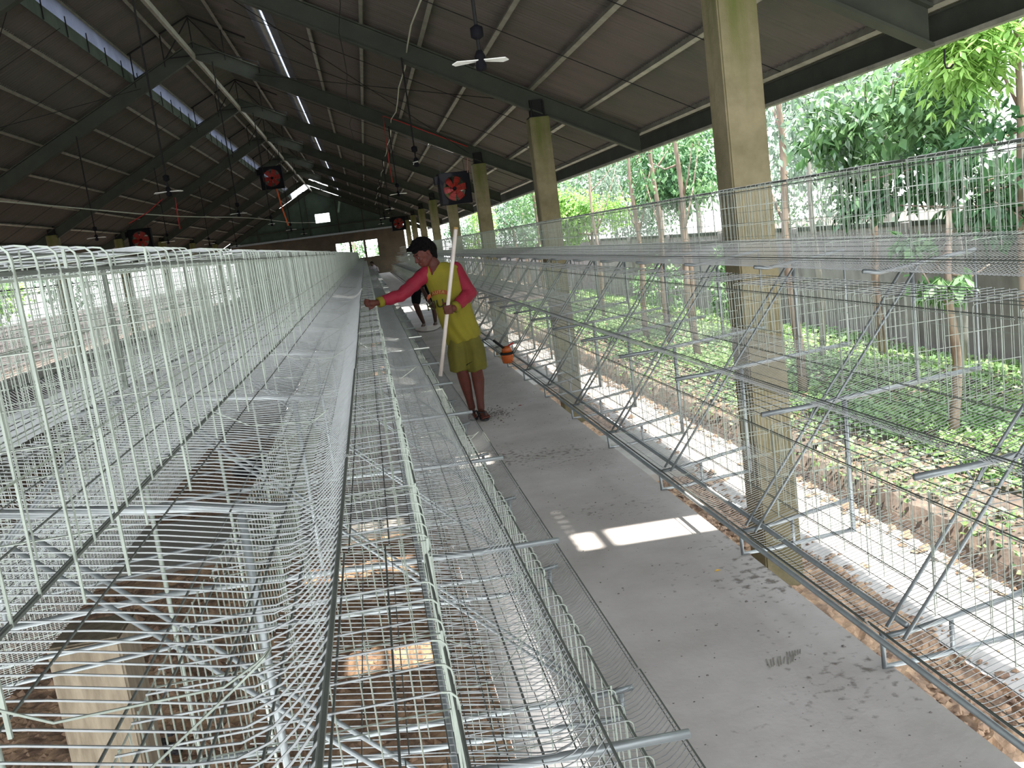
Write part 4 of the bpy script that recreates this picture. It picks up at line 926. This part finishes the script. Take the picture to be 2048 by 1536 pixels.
# ------------------------------------------------------------------ small things
o = empty('dipper', at_z(1012, 722, 0.0)[:2] + (.16,), .3, label='orange plastic dipper with a long dark red handle beside the right rail', cat='dipper')
o.location = at_z(1016, 722, .165)
MB().lathe([(0, -.02), (.055, -.02), (.062, .0), (.068, .06), (.068, .075), (.06, .075), (.055, .0), (0, -.01)], n=18).obj('cup', 'orange', o, True)
MB().lathe([(.069, .075), (.076, .08), (.076, .10), (.069, .10)], n=18).obj('rim', 'dark', o, True)
MB().lathe([(0, .10), (.06, .10), (.05, .15), (.02, .17), (0, .17)], n=18).obj('lid', 'orange', o, True)
MB().tube([(-.02, 0, .14), (-.09, -.02, .20), (-.16, -.04, .26)], .014, 8).obj('handle', 'dark', o, True)
MB().tube([(.0, 0, .15), (.05, -.01, .18), (.09, -.01, .19)], .010, 8).obj('spout', 'redcable', o, True)
def leaf(name, px, py, m, label, s=.03):
    x, y, z = at_z(px, py, .004); MB().poly([(x, y, z), (x + s, y + s * .4, z + .006), (x + s * 1.9, y + s * .1, z), (x + s, y - s * .5, z + .004)]).obj(name, m, label=label, cat='leaf')
leaf('fallen_leaf', 1428, 1143, 'yleaf', 'small yellow leaf lying on the aisle floor near the right rail', .018)
leaf('fallen_leaf', 1035, 812, 'redcable', 'small red scrap lying on the aisle floor right of the man', .025)
rg = MB(); cx0, cy0, _ = at_z(1562, 1322, 0)
for k in range(9): rg.tube([(cx0 - .055 + k * .011, cy0 - .035 + .006 * (k % 3), .001), (cx0 - .040 + k * .013, cy0 + .030 - .008 * (k % 2), .001)], .0022, 4)
for k in range(6): rg.tube([(cx0 + .03 + k * .010, cy0 + .0 + .004 * k, .001), (cx0 + .045 + k * .010, cy0 + .05, .001)], .002, 4)
rg.obj('ridged_print', 'slab', floor)
fx, fy = .86, 7.95
rocks('floor_crumbs', lambda r: (fx + r.gauss(.06, .07), fy + r.gauss(0, .16), .0, abs(r.gauss(.004, .004)) + .002), 'litter', 'scattered dark crumbs on the floor beside the feet of the man in yellow', 21, 220)
rocks('floor_crumbs', lambda r: (r.uniform(.7, 1.45), r.uniform(1.8, 9), .0, abs(r.gauss(.0015, .0018)) + .001), 'litter', 'fine dark grit scattered over the concrete aisle', 22, 500)
sk = MB(); n_ = 18
for i in range(n_):
    a = 2 * math.pi * i / n_; r = .28 * (1 + .2 * math.sin(3 * a)); sk.v.append((.93 + r * math.cos(a), 17.2 + 1.9 * r * math.sin(a), .012 + .008 * (i % 2)))
sk.v.append((.93, 17.2, .06)); sk.f = [(i, (i + 1) % n_, n_) for i in range(n_)]
sk.obj('plastic_sheet', 'pole', label='crumpled pale plastic sheet on the floor at the bare feet of the bending person', cat='sheet')
# things in the left pit
ty = empty('tyre', at_z(520, 945, -1.40), label='black round tyre lying in the pit under the left cages', cat='tyre')
prof = [(.30 + .085 * math.cos(a), .085 * math.sin(a)) for a in [2 * math.pi * k / 10 for k in range(11)]]
MB().lathe(prof, (0, 0, .09), 28).obj('tread', 'rubber', ty, True)
rocks('coconut_husk', lambda r: (at_z(322, 1505, -1.4)[0] + r.gauss(0, .05), at_z(322, 1505, -1.4)[1] + r.gauss(0, .05), -1.42 + r.random() * .08, .035), 'husk', 'dark fibrous husk lying on the dirt right of the short concrete pier', 23, 60)
# concrete pier under the left row
pr = bevel_box(-.15, .15, -.15, .15, -1.5, .06, .01); pr.materials.append(M['pier'])
q = ray(208, 1370); pier = link('concrete_pier', pr, None, loc=(q[0] * 4.15, 4.15, 0)); tag(pier, 'plain concrete pier standing in the pit at the bottom left', 'pier')

bpy.data.scenes.remove(TMP)
